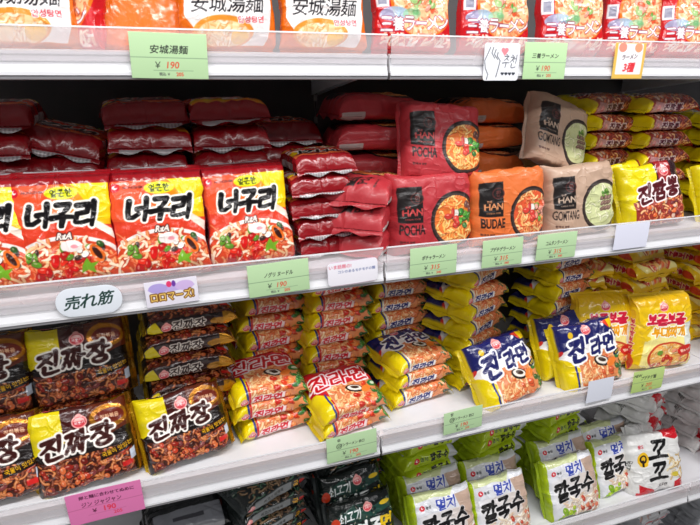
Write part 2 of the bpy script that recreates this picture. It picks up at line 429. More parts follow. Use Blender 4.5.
def d_jjajang(c, W, L, T):
    # landscape : canvas x = axis(L), y around (W)
    c.rect(-20, -20, 20, 20, (226, 206, 14))
    c.rect(4.6, -20, 20, 20, (176, 112, 22), metal=.75)
    c.rect(-2.6, -20, 4.8, 20, (74, 18, 14)); c.rect(-2.6, 2.2, 1.6, 20, (64, 16, 12)); c.rect(1.6, -20, 8.2, 20, (92, 36, 16))
    c.ell(4.8, 4.1, 3.0, 2.1, (190, 124, 34), metal=.6); c.ell(5.0, 4.1, 2.4, 1.3, (110, 34, 18)); c.text('직화볶음', 5, 4.1, .75, (235, 190, 150), w=3)
    c.poly([(-9.5, -1), (-5, 1.4), (0, 1.2), (4, .6), (8.8, 2.6), (8.8, -12), (-9.5, -12)], (24, 14, 12))
    c.poly([(-8.9, 1.5), (-7.6, -.6), (-4.5, -1.6), (-4.5, -12), (-20, -12), (-20, 1.5)], (28, 16, 12))
    c.set_clip_box(-7.4, -W / 2 - .3, 7.6, -1.3)
    c.rect(-20, -20, 20, 20, (70, 26, 14))
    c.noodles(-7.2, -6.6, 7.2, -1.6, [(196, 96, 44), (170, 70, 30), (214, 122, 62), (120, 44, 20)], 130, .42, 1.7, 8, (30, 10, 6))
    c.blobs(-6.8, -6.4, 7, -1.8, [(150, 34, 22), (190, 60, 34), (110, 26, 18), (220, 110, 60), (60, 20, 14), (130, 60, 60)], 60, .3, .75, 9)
    c.clip = None
    c.poly([(2.4, -3.2), (2.4, -2.0), (8, -.9), (8, -2.4)], (36, 16, 10)); c.text('국물이 맛있는', 5.2, -1.95, .9, (250, 190, 20), bold=.02, w=5.0, ang=.17)
    c.brush('진짜장', -.6, 1.1, 3.5, 3.3, .82, (60, 18, 14), gap=.14, outline=(252, 248, 240), ow=.34, slant=.15, taper=.7, rise=.06)
    c.logo_o(.2, 4.3, 1.25)
    c.rect(5.6, -5.4, 7.3, -4.5, (216, 40, 36)); c.rect(7.1, -4.6, 7.9, -3.0, (200, 210, 226))
    for sy in (-1, 1):
        y = sy * (W / 2 + T / 2 - .3)
        c.rect(-6, y - 1.6, 6, y + 1.6, (48, 18, 14)); c.poly([(-8, y - 1.6), (-5, y - 1.6), (-6.4, y + 1.6), (-8, y + 1.6)], (215, 195, 16))
        c.rect(-6, y + 1.2 * -sy, 6, y + 1.5 * -sy, (30, 12, 10))
        c.logo_o(-4.6, y, .95); c.brush('진짜장', -.6, y, 1.8, 1.7, .3, (40, 14, 10), gap=.1, outline=(244, 236, 226), ow=.17, slant=.2, taper=.8)
        c.ell(4.8, y, 1.6, .7, (170, 116, 30), metal=.5); c.rect(5.6, y - 1.7, 20, y + 1.7, (196, 136, 30), metal=.7)
    c.rect(-20, -20, -L / 2 + 1, 20, (206, 170, 30), metal=.4)
    c.rect(L / 2 - 1.2, -20, 20, 20, (196, 140, 40), metal=.8)


def _jin(c, W, L, T, blue):
    main = (26, 30, 96) if blue else (196, 14, 30)
    c.rect(-20, -20, 20, 20, (232, 206, 10))
    c.rect(-20, 0.2, 20, 20, main)
    c.poly([(-20, .3), (-9, .3), (-5.2, -2.6), (-4.8, -20), (-20, -20)], (236, 212, 8))
    c.poly([(-8.3, 1.8), (7.2, 2.4), (8, .2), (-4.6, -3), (-5, -20), (-3.9, -20), (-3.7, -2.6), (-8.3, 1)], (244, 242, 240) if blue else (200, 20, 34))
    c.rect(-4.3, -20, 20, -.6 + .4, (236, 200, 170))
    c.poly([(-4.9, -20), (-5.3, -1.4), (-4.9, -1.0), (-4.4, -20)], (40, 50, 130))
    c.set_clip_box(-4.2, -W / 2 - T - 1, 9, .2)
    c.rect(-20, -20, 20, 20, (226, 140, 90))
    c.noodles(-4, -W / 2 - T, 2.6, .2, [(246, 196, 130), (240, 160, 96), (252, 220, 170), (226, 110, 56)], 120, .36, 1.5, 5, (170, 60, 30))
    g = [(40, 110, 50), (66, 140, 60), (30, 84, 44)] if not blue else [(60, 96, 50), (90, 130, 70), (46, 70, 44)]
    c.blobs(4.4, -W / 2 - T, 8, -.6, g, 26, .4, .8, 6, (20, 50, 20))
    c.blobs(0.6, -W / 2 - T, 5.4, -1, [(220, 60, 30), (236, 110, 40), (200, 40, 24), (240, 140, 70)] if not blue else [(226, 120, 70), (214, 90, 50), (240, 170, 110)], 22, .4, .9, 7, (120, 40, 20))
    c.ell(1.4, -1.9, 1.9, 1.05, (44, 30, 26), -.4); c.ell(1.5, -1.8, 1.5, .75, (246, 240, 228), -.4); c.ell(1.6, -1.7, .9, .4, (60, 40, 30), -.4)
    c.ell(3.8, -2.6, 1.2, .8, (244, 130, 50), .4); c.ell(6.2, -1.4, 1.5, .9, (44, 120, 60), .2); c.ell(6.2, -1.4, .8, .4, (210, 230, 200), .2)
    c.clip = None
    if blue:
        c.brush('진', -3.8, 1.3, 3.6, 3.9, .95, (26, 30, 96), outline=(250, 250, 250), ow=.42, slant=.2, taper=.85, rise=.05)
        c.brush('라면', 2.6, 1.3, 2.8, 3.0, .62, (26, 30, 96), outline=(250, 250, 250), ow=.4, slant=.15, taper=.85, rise=.05)
        c.ell(-4.8, 4.4, .6, .6, (230, 190, 40)); c.ell(3.6, 5.0, .3, .3, (240, 240, 250)); c.poly([(3.4, 5.6), (5, 4.2), (5.4, 6)], (224, 60, 30)); c.poly([(4.9, 5.9), (5.2, 4.1), (7.2, 4.5), (7, 6)], (240, 200, 10))
        c.ell(-7.4, 1.8, .6, .6, (210, 40, 40)); c.ell(5.8, -.9, 1.3, .55, (30, 30, 60), .3); c.text('순한맛', 5.8, -.9, .5, (240, 200, 60), ang=.3)
        c.logo_o(-.8, 4.9, 1.15)
    else:
        c.brush('진라면', -.2, 2.1, 4.0, 3.5, .62, (196, 14, 30), outline=(250, 232, 236), ow=.34, slant=.2, taper=.85)
        c.logo_o(-1.6, 5.4, .95); c.text('매운맛', 4.6, 5.2, .6, (246, 200, 60))
    y = -(W / 2 + T / 2 - .55)
    c.poly([(-4.7, y - 1.5), (-3.9, y + .2), (2.6, y + .4), (2.2, y - 1.5)], (250, 226, 226) if not blue else (244, 244, 246))
    c.brush('진라면', -.9, y - .35, 1.75, 1.3, .32, (216, 24, 44) if not blue else (26, 34, 110), gap=.1, outline=(250, 244, 244), ow=.13, slant=.25, taper=.9)
    c.logo_o(-5.7, y - .2, .85)
    y = W / 2 + T / 2 - .3
    c.brush('진라면', -.6, y, 1.8, 1.3, .28, (250, 240, 240), slant=.2); c.logo_o(-5.2, y, .8)
    c.rect(-20, -20, -L / 2 + 1.0, 20, (226, 200, 20)); c.rect(L / 2 - 1.1, -20, 20, 20, (220, 196, 20))


def d_jin_red(c, W, L, T): _jin(c, W, L, T, False)
def d_jin_blue(c, W, L, T): _jin(c, W, L, T, True)


def d_jjambbong(c, W, L, T):
    c.rect(-20, -20, 20, 20, (232, 214, 10))
    c.poly([(.6, 12), (.2, 3), (-1, 1.5), (-6, -1.2), (-7.4, -5), (-7.4, -20), (20, -20), (20, 12)], (60, 16, 20))
    c.poly([(.8, 12), (.6, 2), (4.3, 2.6), (4.6, 12)], (156, 30, 34)); c.rect(4.5, 0, 20, 12, (44, 14, 22))
    c.set_clip_box(-6.4, -W / 2 - T - 1, 7.6, -1.2)
    c.rect(-20, -20, 20, 20, (150, 50, 40))
    c.noodles(-6, -W / 2 - T, 7.5, -1.4, [(224, 130, 70), (200, 80, 50), (240, 180, 120), (160, 50, 40)], 150, .36, 1.4, 12, (80, 20, 20))
    c.blobs(-5, -W / 2 - T, 7.4, -1.6, [(190, 50, 40), (220, 100, 50), (240, 150, 60), (120, 50, 60), (226, 190, 170)], 60, .3, .7, 13)
    c.clip = None
    c.brush('진짬뽕', .4, .6, 3.3, 3.3, .8, (84, 18, 26), gap=.12, outline=(250, 236, 236), ow=.32, slant=.22, taper=.7, rise=.12)
    c.logo_o(2.4, 4.4, 1.2)
    y = -(W / 2 + T / 2 - .4)
    c.poly([(-5.6, y + 1.2), (-6.3, y - 1.7), (1.5, y - 1.7), (2.4, y - .2), (-3, y + .6)], (214, 170, 176), alpha=.75)
    c.brush('진짬뽕', .1, y - .4, 1.8, 1.3, .3, (90, 24, 40), gap=.1, outline=(244, 224, 226), ow=.16, slant=.25, taper=.9)
    c.logo_o(-4.4, y - .4, .6)
    c.rect(-20, -20, -L / 2 + 2.2, 20, (228, 208, 12)); c.rect(L / 2 - .9, -20, 20, 20, (190, 60, 40))


def d_bogle(c, W, L, T):      # portrait
    c.rect(-20, -20, 20, 20, (236, 194, 18))
    c.rect(-20, L / 2 - 3, 20, 20, (222, 176, 10))
    c.poly([(-4.6, -.5), (-3.2, 1.2), (5, 2.4), (7.6, 2.8), (7.6, -12), (-1.4, -12), (-5.6, -7)], (250, 236, 150))
    c.poly([(4.2, 1.8), (7.6, 3), (7.6, -6), (5, -4)], (226, 230, 220))
    c.brush('보글보글', .3, 3.2, 2.2, 2.1, .62, (206, 24, 60), gap=.05, outline=(255, 236, 220), ow=.2, slant=0, taper=.9)
    c.brush('부대찌개', 1.0, .4, 1.9, 1.9, .42, (236, 160, 10), gap=.06, outline=(255, 255, 240), ow=.26, slant=.1, taper=.9)
    c.poly([(-6, .2), (-4.3, -.2), (-4, -1.6), (-5.8, -1.2)], (236, 196, 20)); c.ell(-4.2, -.9, .8, .5, (240, 200, 30))
    c.logo_o(-.4, 6.0, 1.1)
    c.ell(1.2, -5.6, 5.2, 3.7, (206, 70, 40)); c.ell(1.2, -5.6, 4.7, 3.3, (250, 190, 110))
    c.set_clip_ell(1.2, -5.6, 4.7, 3.3)
    c.noodles(-4, -9, 6, -2, [(250, 210, 120), (246, 180, 80), (255, 232, 170)], 90, .36, 1.5, 15, (200, 90, 30))
    c.blobs(-2.6, -8.2, 5, -3.6, [(220, 60, 30), (236, 110, 50), (190, 40, 24), (240, 150, 120)], 20, .4, .8, 16, (140, 50, 20))
    c.ell(-.9, -4.4, .8, .6, (110, 160, 40)); c.clip = None
    c.ell(5.2, -4, 2.0, 1.2, (206, 40, 30), .2); c.text('햄&치즈', 5.2, -4, .6, (255, 230, 200), w=2.6, ang=.2)
    for sx in (-1, 1):
        x = sx * (W / 2 + .9)
        for i, g in enumerate('보글보글'): c.brush(g, x, 2.6 - i * 2.0, 1.5, 1.6, .4, (200, 30, 60), outline=(255, 230, 200), ow=.14, slant=0)
        c.ell(x, -6.4, 1.1, 2, (214, 70, 36))
    c.rect(-20, -20, 20, -L / 2 + 1, (226, 180, 14)); c.rect(-20, L / 2 - 1, 20, 20, (226, 184, 30))


def _han(c, W, L, T, base, word, food, dark):
    c.rect(-20, -20, 20, 20, base)
    c.ell(4.0, -1.5, 5.3, 5.3, (34, 24, 24)); c.ell(4.0, -1.5, 4.95, 4.95, (62, 50, 46)); c.ell(4.0, -1.5, 4.5, 4.5, food[0])
    c.set_clip_ell(4.0, -1.5, 4.5, 4.5)
    if word == 'GOMTANG':
        c.noodles(-.6, -6, 8.6, 3, food[1], 60, .3, 1.5, 21, (120, 130, 80))
        for k in range(9):
            c.ell(4.0 + (k % 3) * .9, -2.2 + (k // 3) * 1.1, .75, .42, (112, 84, 74), .5); c.ell(4.0 + (k % 3) * .9, -2.1 + (k // 3) * 1.1, .5, .2, (156, 126, 112), .5)
        c.blobs(3.4, .4, 5.6, 1.6, [(70, 130, 40), (110, 160, 60)], 8, .25, .5, 3)
    else:
        c.noodles(-.6, -6.2, 8.8, 3, food[1], 130, .36, 1.5, 22, (150, 50, 20))
        c.blobs(4.6, -2.8, 7.2, .6, [(50, 140, 50), (90, 170, 60), (40, 110, 40)] if word == 'POCHA' else [(240, 170, 150), (236, 140, 120), (110, 170, 60)], 12, .45, .95, 23)
        c.blobs(2.2, -2.6, 4.6, 0.2, [(244, 236, 226), (214, 60, 50), (250, 240, 230)], 7, .5, .9, 24)
        if word == 'POCHA': c.blobs(6.2, .0, 7.6, 1.4, [(110, 74, 70)], 4, .6, .9, 25)
    c.clip = None
    c.rect(-7.6, -1.5, -2.9, 5.2, (26, 20, 20))
    c.ell(-4.0, 3.0, 1.35, 1.1, (80, 34, 32)); c.ell(-4.0, 3.0, 1.1, .85, (26, 20, 20)); c.text('한', -4.0, 3.0, 1.1, (120, 60, 56))
    c.text('THE', -5.9, 1.5, .4, dark, bold=.02); c.text('HAN', -4.95, .55, 1.25, tuple(min(255, int(v * 1.0)) for v in dark), bold=.03, w=3.9)
    c.text('KOREAN FOOD', -4.95, -.8, .3, dark, bold=.01, w=3)
    c.text(word, -4.9, -2.8, 1.9, (30, 20, 20), bold=.03 if word != 'GOMTANG' else .01, w=4.9 if word != 'GOMTANG' else 5.6, outline=base if word == 'GOMTANG' else None, ow=.15)
    c.text('한국식 라면', -6.0, -5.0, .4, (60, 30, 30), w=2.6)
    y = -(W / 2 + T / 2)
    c.rect(-8, y - 2.4, -3.2, y + .2, (196, 190, 186)); 
    for k in range(5): c.rect(-7.6, y - 2.0 + k * .42, -3.8, y - 1.9 + k * .42, (130, 110, 110))


def d_pocha(c, W, L, T): _han(c, W, L, T, (182, 50, 58), 'POCHA', ((236, 120, 50), [(250, 180, 80), (246, 140, 50), (252, 206, 120)]), (206, 70, 70))
def d_budae(c, W, L, T): _han(c, W, L, T, (226, 116, 56), 'BUDAE', ((226, 90, 50), [(246, 170, 90), (236, 120, 60), (250, 200, 130)]), (226, 150, 100))
def d_gomtang(c, W, L, T): _han(c, W, L, T, (190, 160, 138), 'GOMTANG', ((206, 212, 158), [(220, 222, 176), (196, 204, 140), (232, 232, 200)]), (200, 176, 156))


def d_kalguksu(c, W, L, T):
    c.rect(-20, -20, 20, 20, (166, 190, 24))
    c.poly([(-6.6, -20), (-6.9, -3), (-6.2, 20), (8.4, 20), (8.4, -20)], (224, 226, 232)); c.poly([(-6.4, 5.8), (-2, 6.4), (2, 5.9), (4, 9), (-6.4, 9)], (206, 214, 160))
    c.grad(-6, -4, 7, 3, (232, 232, 236), (214, 200, 190)); c.poly([(3, 6), (7.6, 6.4), (7.6, -10), (4, -10), (5.2, -1)], (196, 168, 150))
    c.set_clip_box(-6.6, -W / 2 - .5, 7.4, -1.6)
    c.noodles(-3, -7.4, 7.4, -2.4, [(246, 236, 220), (232, 214, 190), (220, 190, 160), (250, 246, 236)], 90, .4, 1.9, 31, (170, 130, 110))
    c.blobs(1, -6.4, 7, -2.6, [(200, 70, 50), (226, 120, 90), (170, 50, 40)], 14, .35, .8, 32, (120, 50, 40))
    c.blobs(-6.6, -7.6, -1, -4.8, [(170, 206, 30), (130, 176, 30), (200, 226, 60)], 12, .5, 1.1, 33, (80, 110, 20)); c.clip = None
    c.brush('멸치', .8, 4.5, 2.3, 2.3, .42, (50, 70, 170), slant=.05, outline=(240, 240, 246), ow=.12)
    c.brush('칼국수', .2, .1, 3.6, 4.2, .95, (18, 16, 18), gap=.06, slant=.15, taper=.55, outline=(236, 234, 234), ow=.12, rise=.08)
    c.logo_n(-5.2, 4.5, .6); c.text('농심', -3.7, 4.5, .7, (40, 40, 44))
    y = -(W / 2 + T / 2 - .2)
    c.rect(-20, y - 1.9, 20, y + 1.3, (166, 188, 26)); c.poly([(3.4, y - 1.7), (5.6, y + 1.3), (7.6, y + 1.3), (7.6, y - 1.7)], (206, 208, 212)); c.poly([(-5.4, y + 1.3), (-3.6, y + .4), (6, y + .8), (6, y + 1.3)], (214, 216, 220))
    c.logo_n(-4.4, y - .3, .62); c.text('멸치', -2.4, y - .3, .95, (50, 70, 60), bold=.03); c.brush('칼국수', 2.1, y - .3, 1.4, 1.4, .32, (22, 24, 20), gap=.12, slant=.2)
    c.rect(-20, -20, -L / 2 + 1.2, 20, (160, 186, 30)); c.rect(L / 2 - 1.1, -20, 20, 20, (170, 192, 40))


def d_kalguksu_flat(c, W, L, T):
    d_kalguksu(c, W, L, T)
    c.rect(-20, -20, 20, -4.6, (166, 188, 26)); c.poly([(-5, 20), (-6.2, -4.4), (-1, -3.6), (6.6, -4.8), (7.2, 20)], (206, 208, 214)); c.poly([(3.6, -20), (5.4, -4.2), (7.4, -4.2), (7.4, -20)], (200, 202, 208))
    for y in (-7.6,):
        c.logo_n(-4.4, y, .8); c.text('멸치', -2.3, y, 1.1, (50, 70, 60), bold=.03); c.brush('칼국수', 2.1, y, 1.6, 1.7, .38, (22, 24, 20), gap=.12, slant=.2)
    c.logo_n(-4, 5, .8); c.brush('칼국수', 1.5, 4.4, 2, 2.2, .5, (22, 24, 20))


def d_beef(c, W, L, T):
    c.rect(-20, -20, 20, 20, (16, 24, 22))
    c.poly([(-8, 3), (-2, 5.6), (3, 4), (8, 5.6), (8, 3), (0, 1.6)], (28, 66, 56)); c.blobs(-7.6, -6, 7.6, 5, [(22, 46, 40), (30, 60, 52), (14, 30, 28)], 50, .4, 1, 41, (8, 12, 12))
    c.set_clip_box(-7, -W / 2 - .2, 7.4, -2.6)
    c.noodles(-6, -6.8, 7, -3, [(90, 60, 40), (40, 80, 60), (120, 90, 60)], 60, .4, 1.6, 42, (10, 14, 12)); c.clip = None
    c.brush('쇠고기', -3.2, 3.3, 1.7, 1.9, .32, (236, 240, 240), slant=.1, gap=.08)
    c.brush('미역국', -1.0, -.5, 3.2, 3.2, .75, (240, 242, 240), gap=.1, slant=.1, taper=.8, outline=(20, 40, 36), ow=.2)
    c.brush('면', 5.3, -.3, 3, 3.2, .7, (236, 196, 20), slant=.1); c.ell(-6.6, 2.6, .9, 1.1, (206, 60, 30)); c.ell(5.5, 4.1, 1.4, .5, (236, 196, 30), .1)
    c.logo_o(1.2, 4.2, 1.15)
    y = -(W / 2 + T / 2 - .3)
    c.rect(-5.6, y - 1.5, 3.4, y + 1.1, (124, 128, 130)); c.text('쇠고기 미역국', -1, y + .2, .7, (30, 34, 34), w=5.0); c.rect(-5, y - 1.2, 2.6, y - 1, (80, 84, 84))
    c.logo_o(-6.4, y, .85); c.text('국', 4.6, y, 1.4, (236, 170, 20), bold=.05); c.rect(5.6, y - 1, 6.8, y + .6, (190, 40, 36))
    c.rect(-20, -20, -L / 2 + 1, 20, (60, 66, 66), metal=.4); c.rect(L / 2 - 1, -20, 20, 20, (80, 84, 86), metal=.4)


def d_kkokko(c, W, L, T):
    c.rect(-20, -20, 20, 20, (226, 226, 224))
    c.poly([(-4, -20), (-5.5, -4.6), (-1.5, -6.2), (1, -20)], (206, 20, 36)); c.poly([(3.4, -20), (4.2, -5.2), (8.8, -3.6), (8.8, -20)], (206, 20, 36))
    c.poly([(3, 20), (2.6, 6.2), (5.6, 5.2), (9, 6.2), (9, 20)], (200, 20, 36))
    c.brush('꼬', .7, 3.0, 5.0, 4.6, .95, (14, 14, 16), slant=.1, taper=.8); c.brush('꼬', .2, -2.3, 4.6, 4.2, .88, (14, 14, 16), slant=.1, taper=.8)
    c.text('꼬꼬면', .9, -5.5, .8, (40, 36, 36), slant=.2)
    c.ell(-3.7, 1.3, 1.5, 1.8, (240, 190, 30)); c.ell(-3.7, 1.4, .95, 1.05, (40, 26, 20)); c.ell(-3.7, 1.5, .55, .6, (240, 190, 30)); c.rect(-4.1, -.4, -3.6, 1.2, (40, 26, 20)); c.text('팔도', -4, 4.4, .8, (200, 30, 50))
    c.noodles(3.4, -4, 7, 1.6, [(214, 180, 120), (190, 150, 90), (236, 220, 180)], 30, .35, 1.4, 51, (150, 120, 80))
    c.ell(4.6, -3.4, .9, .6, (200, 180, 60))
    y = -(W / 2 + T / 2 - .3)
    c.rect(-20, y - 1.7, 20, y + 1.2, (212, 212, 210)); c.poly([(-1.6, y - 1.7), (-7, y - 1.7), (-6, y + 2.2), (-3, y + 2.2)], (206, 20, 36)); c.poly([(-7, y + 2.4), (-1, y + 2.0), (1.6, y - .8), (-3, y - 1.6), (-7, y - 1.6)], (206, 20, 36)); c.poly([(-9, y - 2), (-6.6, y - 2), (-6.2, y + 2.4), (-9, y + 2.4)], (214, 214, 212)); c.rect(5.7, y - 1.6, 7.2, y + 1.1, (206, 24, 40))
    c.text('꼬꼬면', 3, y - .2, .8, (60, 56, 56), slant=.2)
    for sx in (-1, 1): c.text('꼬꼬면', sx * (L / 2 - 1.6), 0, 1.0, (60, 60, 58), ang=1.3)


def d_ansung(c, W, L, T):     # portrait, white front, orange edges; only the foot shows in the photo
    c.rect(-20, -20, 20, 20, (226, 110, 16))
    c.poly([(-5.8, 9), (-6.2, -4), (-3.6, -L / 2 + 1), (5.6, -L / 2 + 1), (6.3, -3), (5.8, 9)], (244, 240, 238))
    c.ell(-.8, -6.4, 4.4, 2.4, (236, 150, 50)); c.ell(-.8, -6.6, 3.9, 1.9, (250, 214, 160))
    c.set_clip_ell(-.8, -6.6, 3.9, 1.9); c.noodles(-5, -9, 3.4, -4.4, [(250, 220, 170), (244, 180, 110), (255, 236, 206)], 50, .35, 1.4, 61, (214, 120, 50)); c.clip = None
    c.text('안성탕면', 3.2, -4.6, .9, (206, 60, 70), w=3.6, outline=(255, 240, 240), ow=.12); c.ell(1.6, -6.9, 1.4, .9, (248, 190, 20))
    for i, g in enumerate('安城湯麺'): c.text(g, -3.9 + i * 2.6, -2.4, 2.5, (24, 22, 28), bold=.004, slant=.15)
    c.rect(-5, 2, 5, 2.3, (200, 60, 40)); c.logo_n(-4.6, 6, .8); c.text('농심', -2.9, 6, .8, (60, 30, 30))
    c.rect(-20, -20, 20, -L / 2 + 1, (214, 104, 20)); c.rect(-20, L / 2 - 1.2, 20, 20, (196, 90, 20))


def d_samyang(c, W, L, T):
    c.rect(-20, -20, 20, 20, (206, 20, 30))
    c.ell(1.4, -.6, 5.8, 6, (236, 120, 30)); c.ell(1.4, -.9, 5.2, 5.5, (246, 200, 150))
    c.set_clip_ell(1.4, -.9, 5.2, 5.6); c.noodles(-4, -7, 7, 4.6, [(250, 206, 150), (240, 150, 90), (252, 232, 200), (226, 110, 60)], 110, .38, 1.7, 71, (190, 70, 30))
    c.blobs(-1, -3.4, 3.6, 1.6, [(90, 160, 70), (236, 90, 50), (150, 190, 110), (240, 160, 140)], 18, .4, .9, 72, (150, 70, 40)); c.clip = None
    c.set_clip_box(-6.4, -L / 2 + 1.2, 6.8, -5.8); c.noodles(-6, -9, 7, -5.6, [(250, 216, 190), (244, 170, 140), (250, 236, 226)], 60, .4, 1.6, 73, (206, 90, 80)); c.clip = None
    c.ell(-3.8, -3.0, 2.6, 1.1, (150, 190, 226), .1, alpha=.8); c.ell(-.6, -2.9, 1.6, .9, (140, 200, 150), .1, alpha=.7)
    for i, g in enumerate('三養ラーメン'): c.text(g, -5.1 + i * 2.05, -4.6 + i * .12, 2.1 if g != 'ー' else .4, (255, 252, 252), bold=.02, w=1.9, outline=(150, 60, 90), ow=.16)
    c.rect(-6.8, -2, -4.6, .6, (238, 236, 240)); c.rect(-6.4, -1.6, -5, .2, (150, 150, 170))
    c.text('삼양라면', -.4, 6.2, 1.3, (255, 240, 230), bold=.04)
    c.rect(-20, -20, 20, -L / 2 + 1, (196, 30, 40)); c.rect(-20, L / 2 - 1.2, 20, 20, (190, 24, 34))


def d_dim(c, W, L, T):        # grey and white packs on the lowest shelf
    c.rect(-20, -20, 20, 20, (150, 152, 156)); c.rect(-5.5, -20, 6, 20, (206, 206, 208))
    c.noodles(-5, -6, 6, 2, [(170, 60, 60), (60, 60, 66), (190, 150, 140), (40, 40, 44)], 50, .45, 2, 81, (90, 80, 80)); c.text('냉면', 0, 3.8, 2.4, (40, 36, 40), bold=.05)
    y = -(W / 2 + T / 2 - .3)
    c.rect(-20, y - 1.6, 20, y + 1.4, (160, 160, 164)); c.stroke([(-6, y - .6), (-2, y + .4), (3, y - .4), (6, y + .6)], .5, (150, 40, 50)); c.text('냉면', 1, y, 1.4, (30, 28, 32))


def d_silver(c, W, L, T):
    c.rect(-20, -20, 20, 20, (20, 22, 24)); c.rect(-6.6, -20, 6.6, -2, (120, 122, 128)); c.rect(-6.6, -20, 6.6, -W / 2 - .6, (150, 152, 156)); c.text('쇠고기면', 0, 2, 2.6, (230, 230, 230))
    y = -(W / 2 + T / 2 - .3)
    c.rect(-6.6, y - 1.5, 6.6, y - .6, (170, 40, 70)); c.text('ラーメン', 0, y + .5, .9, (60, 60, 66)); c.rect(-3, -5, 3, -4, (60, 60, 66))


# name: (W across tube, L along axis, T, orientation, drawer, material, ppcm, base)
DES = {
    'neoguri': (14.0, 18.6, 3.9, 'P', d_neoguri, M_GLOSS),
    'neoguri_flat': (13.6, 15.5, 4.7, 'P', d_neoguri_flat, M_GLOSS),
    'jjajang': (13.6, 18.4, 4.2, 'L', d_jjajang, M_GLOSS),
    'jin_red': (12.6, 16.6, 4.0, 'L', d_jin_red, M_GLOSS),
    'jin_blue': (12.6, 16.6, 4.0, 'L', d_jin_blue, M_GLOSS),
    'jjambbong': (12.8, 17.2, 3.8, 'L', d_jjambbong, M_GLOSS),
    'bogle': (14.0, 18.4, 4.0, 'P', d_bogle, M_GLOSS),
    'pocha': (14.4, 18.6, 5.0, 'L', d_pocha, M_MATTE),
    'budae': (14.4, 18.6, 5.0, 'L', d_budae, M_MATTE),
    'gomtang': (14.4, 18.6, 5.0, 'L', d_gomtang, M_MATTE),
    'kalguksu': (14.2, 17.2, 3.8, 'L', d_kalguksu, M_GLOSS),
    'kalguksu_flat': (14.2, 17.4, 3.8, 'L', d_kalguksu_flat, M_GLOSS),
    'beef': (13.0, 17.4, 3.8, 'L', d_beef, M_GLOSS),
    'kkokko': (14.4, 17.4, 4.0, 'L', d_kkokko, M_GLOSS),
    'ansung': (13.4, 18.0, 3.8, 'P', d_ansung, M_GLOSS),
    'samyang': (13.4, 18.0, 3.8, 'P', d_samyang, M_GLOSS),
    'dim': (13.0, 17.4, 3.8, 'L', d_dim, M_GLOSS),
    'silver': (13.0, 17.4, 3.8, 'L', d_silver, M_GLOSS),
}
_canv = {}


def canvas_for(name):
    if name not in _canv:
        W, L, T, o, fn, m = DES[name]
        ex = W + 2 * T + 3
        c = Canvas(ex if o == 'P' else L, L if o == 'P' else ex, 15, (255, 255, 255))
        fn(c, W, L, T)
        _canv[name] = c
    return _canv[name]


def vnoise(u, v, seed):
    """smooth value noise on arrays"""
    r = np.random.RandomState(seed).rand(64, 64) * 2 - 1
    iu, iv = np.floor(u).astype(int), np.floor(v).astype(int)
    fu, fv = u - iu, v - iv
    fu = fu * fu * (3 - 2 * fu); fv = fv * fv * (3 - 2 * fv)
    g = lambda a, b: r[a % 64, b % 64]
    return (g(iu, iv) * (1 - fu) + g(iu + 1, iv) * fu) * (1 - fv) + (g(iu, iv + 1) * (1 - fu) + g(iu + 1, iv + 1) * fu) * fv


def grid_mesh(name, P, C, mat, closed_u=False):
    nv, nu = P.shape[:2]
    me = bpy.data.meshes.new(name)
    me.vertices.add(nv * nu); me.vertices.foreach_set('co', (P.reshape(-1) * 0.01).astype(np.float32))
    idx = np.arange(nv * nu).reshape(nv, nu)
    if closed_u:
        nxt = np.roll(idx, -1, 1)
        q = np.stack([idx[:-1], nxt[:-1], nxt[1:], idx[1:]], -1).reshape(-1, 4)
    else:
        q = np.stack([idx[:-1, :-1], idx[:-1, 1:], idx[1:, 1:], idx[1:, :-1]], -1).reshape(-1, 4)
    n = len(q)
    me.loops.add(n * 4); me.loops.foreach_set('vertex_index', q.reshape(-1).astype(np.int32))
    me.polygons.add(n); me.polygons.foreach_set('loop_start', np.arange(0, n * 4, 4, dtype=np.int32))
    me.polygons.foreach_set('loop_total', np.full(n, 4, np.int32))
    me.update(calc_edges=True)
    me.polygons.foreach_set('use_smooth', np.ones(n, bool))
    at = me.color_attributes.new('print', 'FLOAT_COLOR', 'POINT')
    lin = np.concatenate([s2l(C[..., :3]), C[..., 3:4]], -1)
    at.data.foreach_set('color', lin.reshape(-1).astype(np.float32))
    me.materials.append(mat); me.validate()
    return me


def sample(c, X, Y):
    u = np.clip((X + c.w / 2) * c.pp, 0, c.nx - 1.001); v = np.clip((Y + c.h / 2) * c.pp, 0, c.ny - 1.001)
    iu, iv = u.astype(int), v.astype(int); fu, fv = (u - iu)[..., None], (v - iv)[..., None]
    A = c.a
    return (A[iv, iu] * (1 - fu) + A[iv, iu + 1] * fu) * (1 - fv) + (A[iv + 1, iu] * (1 - fu) + A[iv + 1, iu + 1] * fu) * fv


_pk = {}


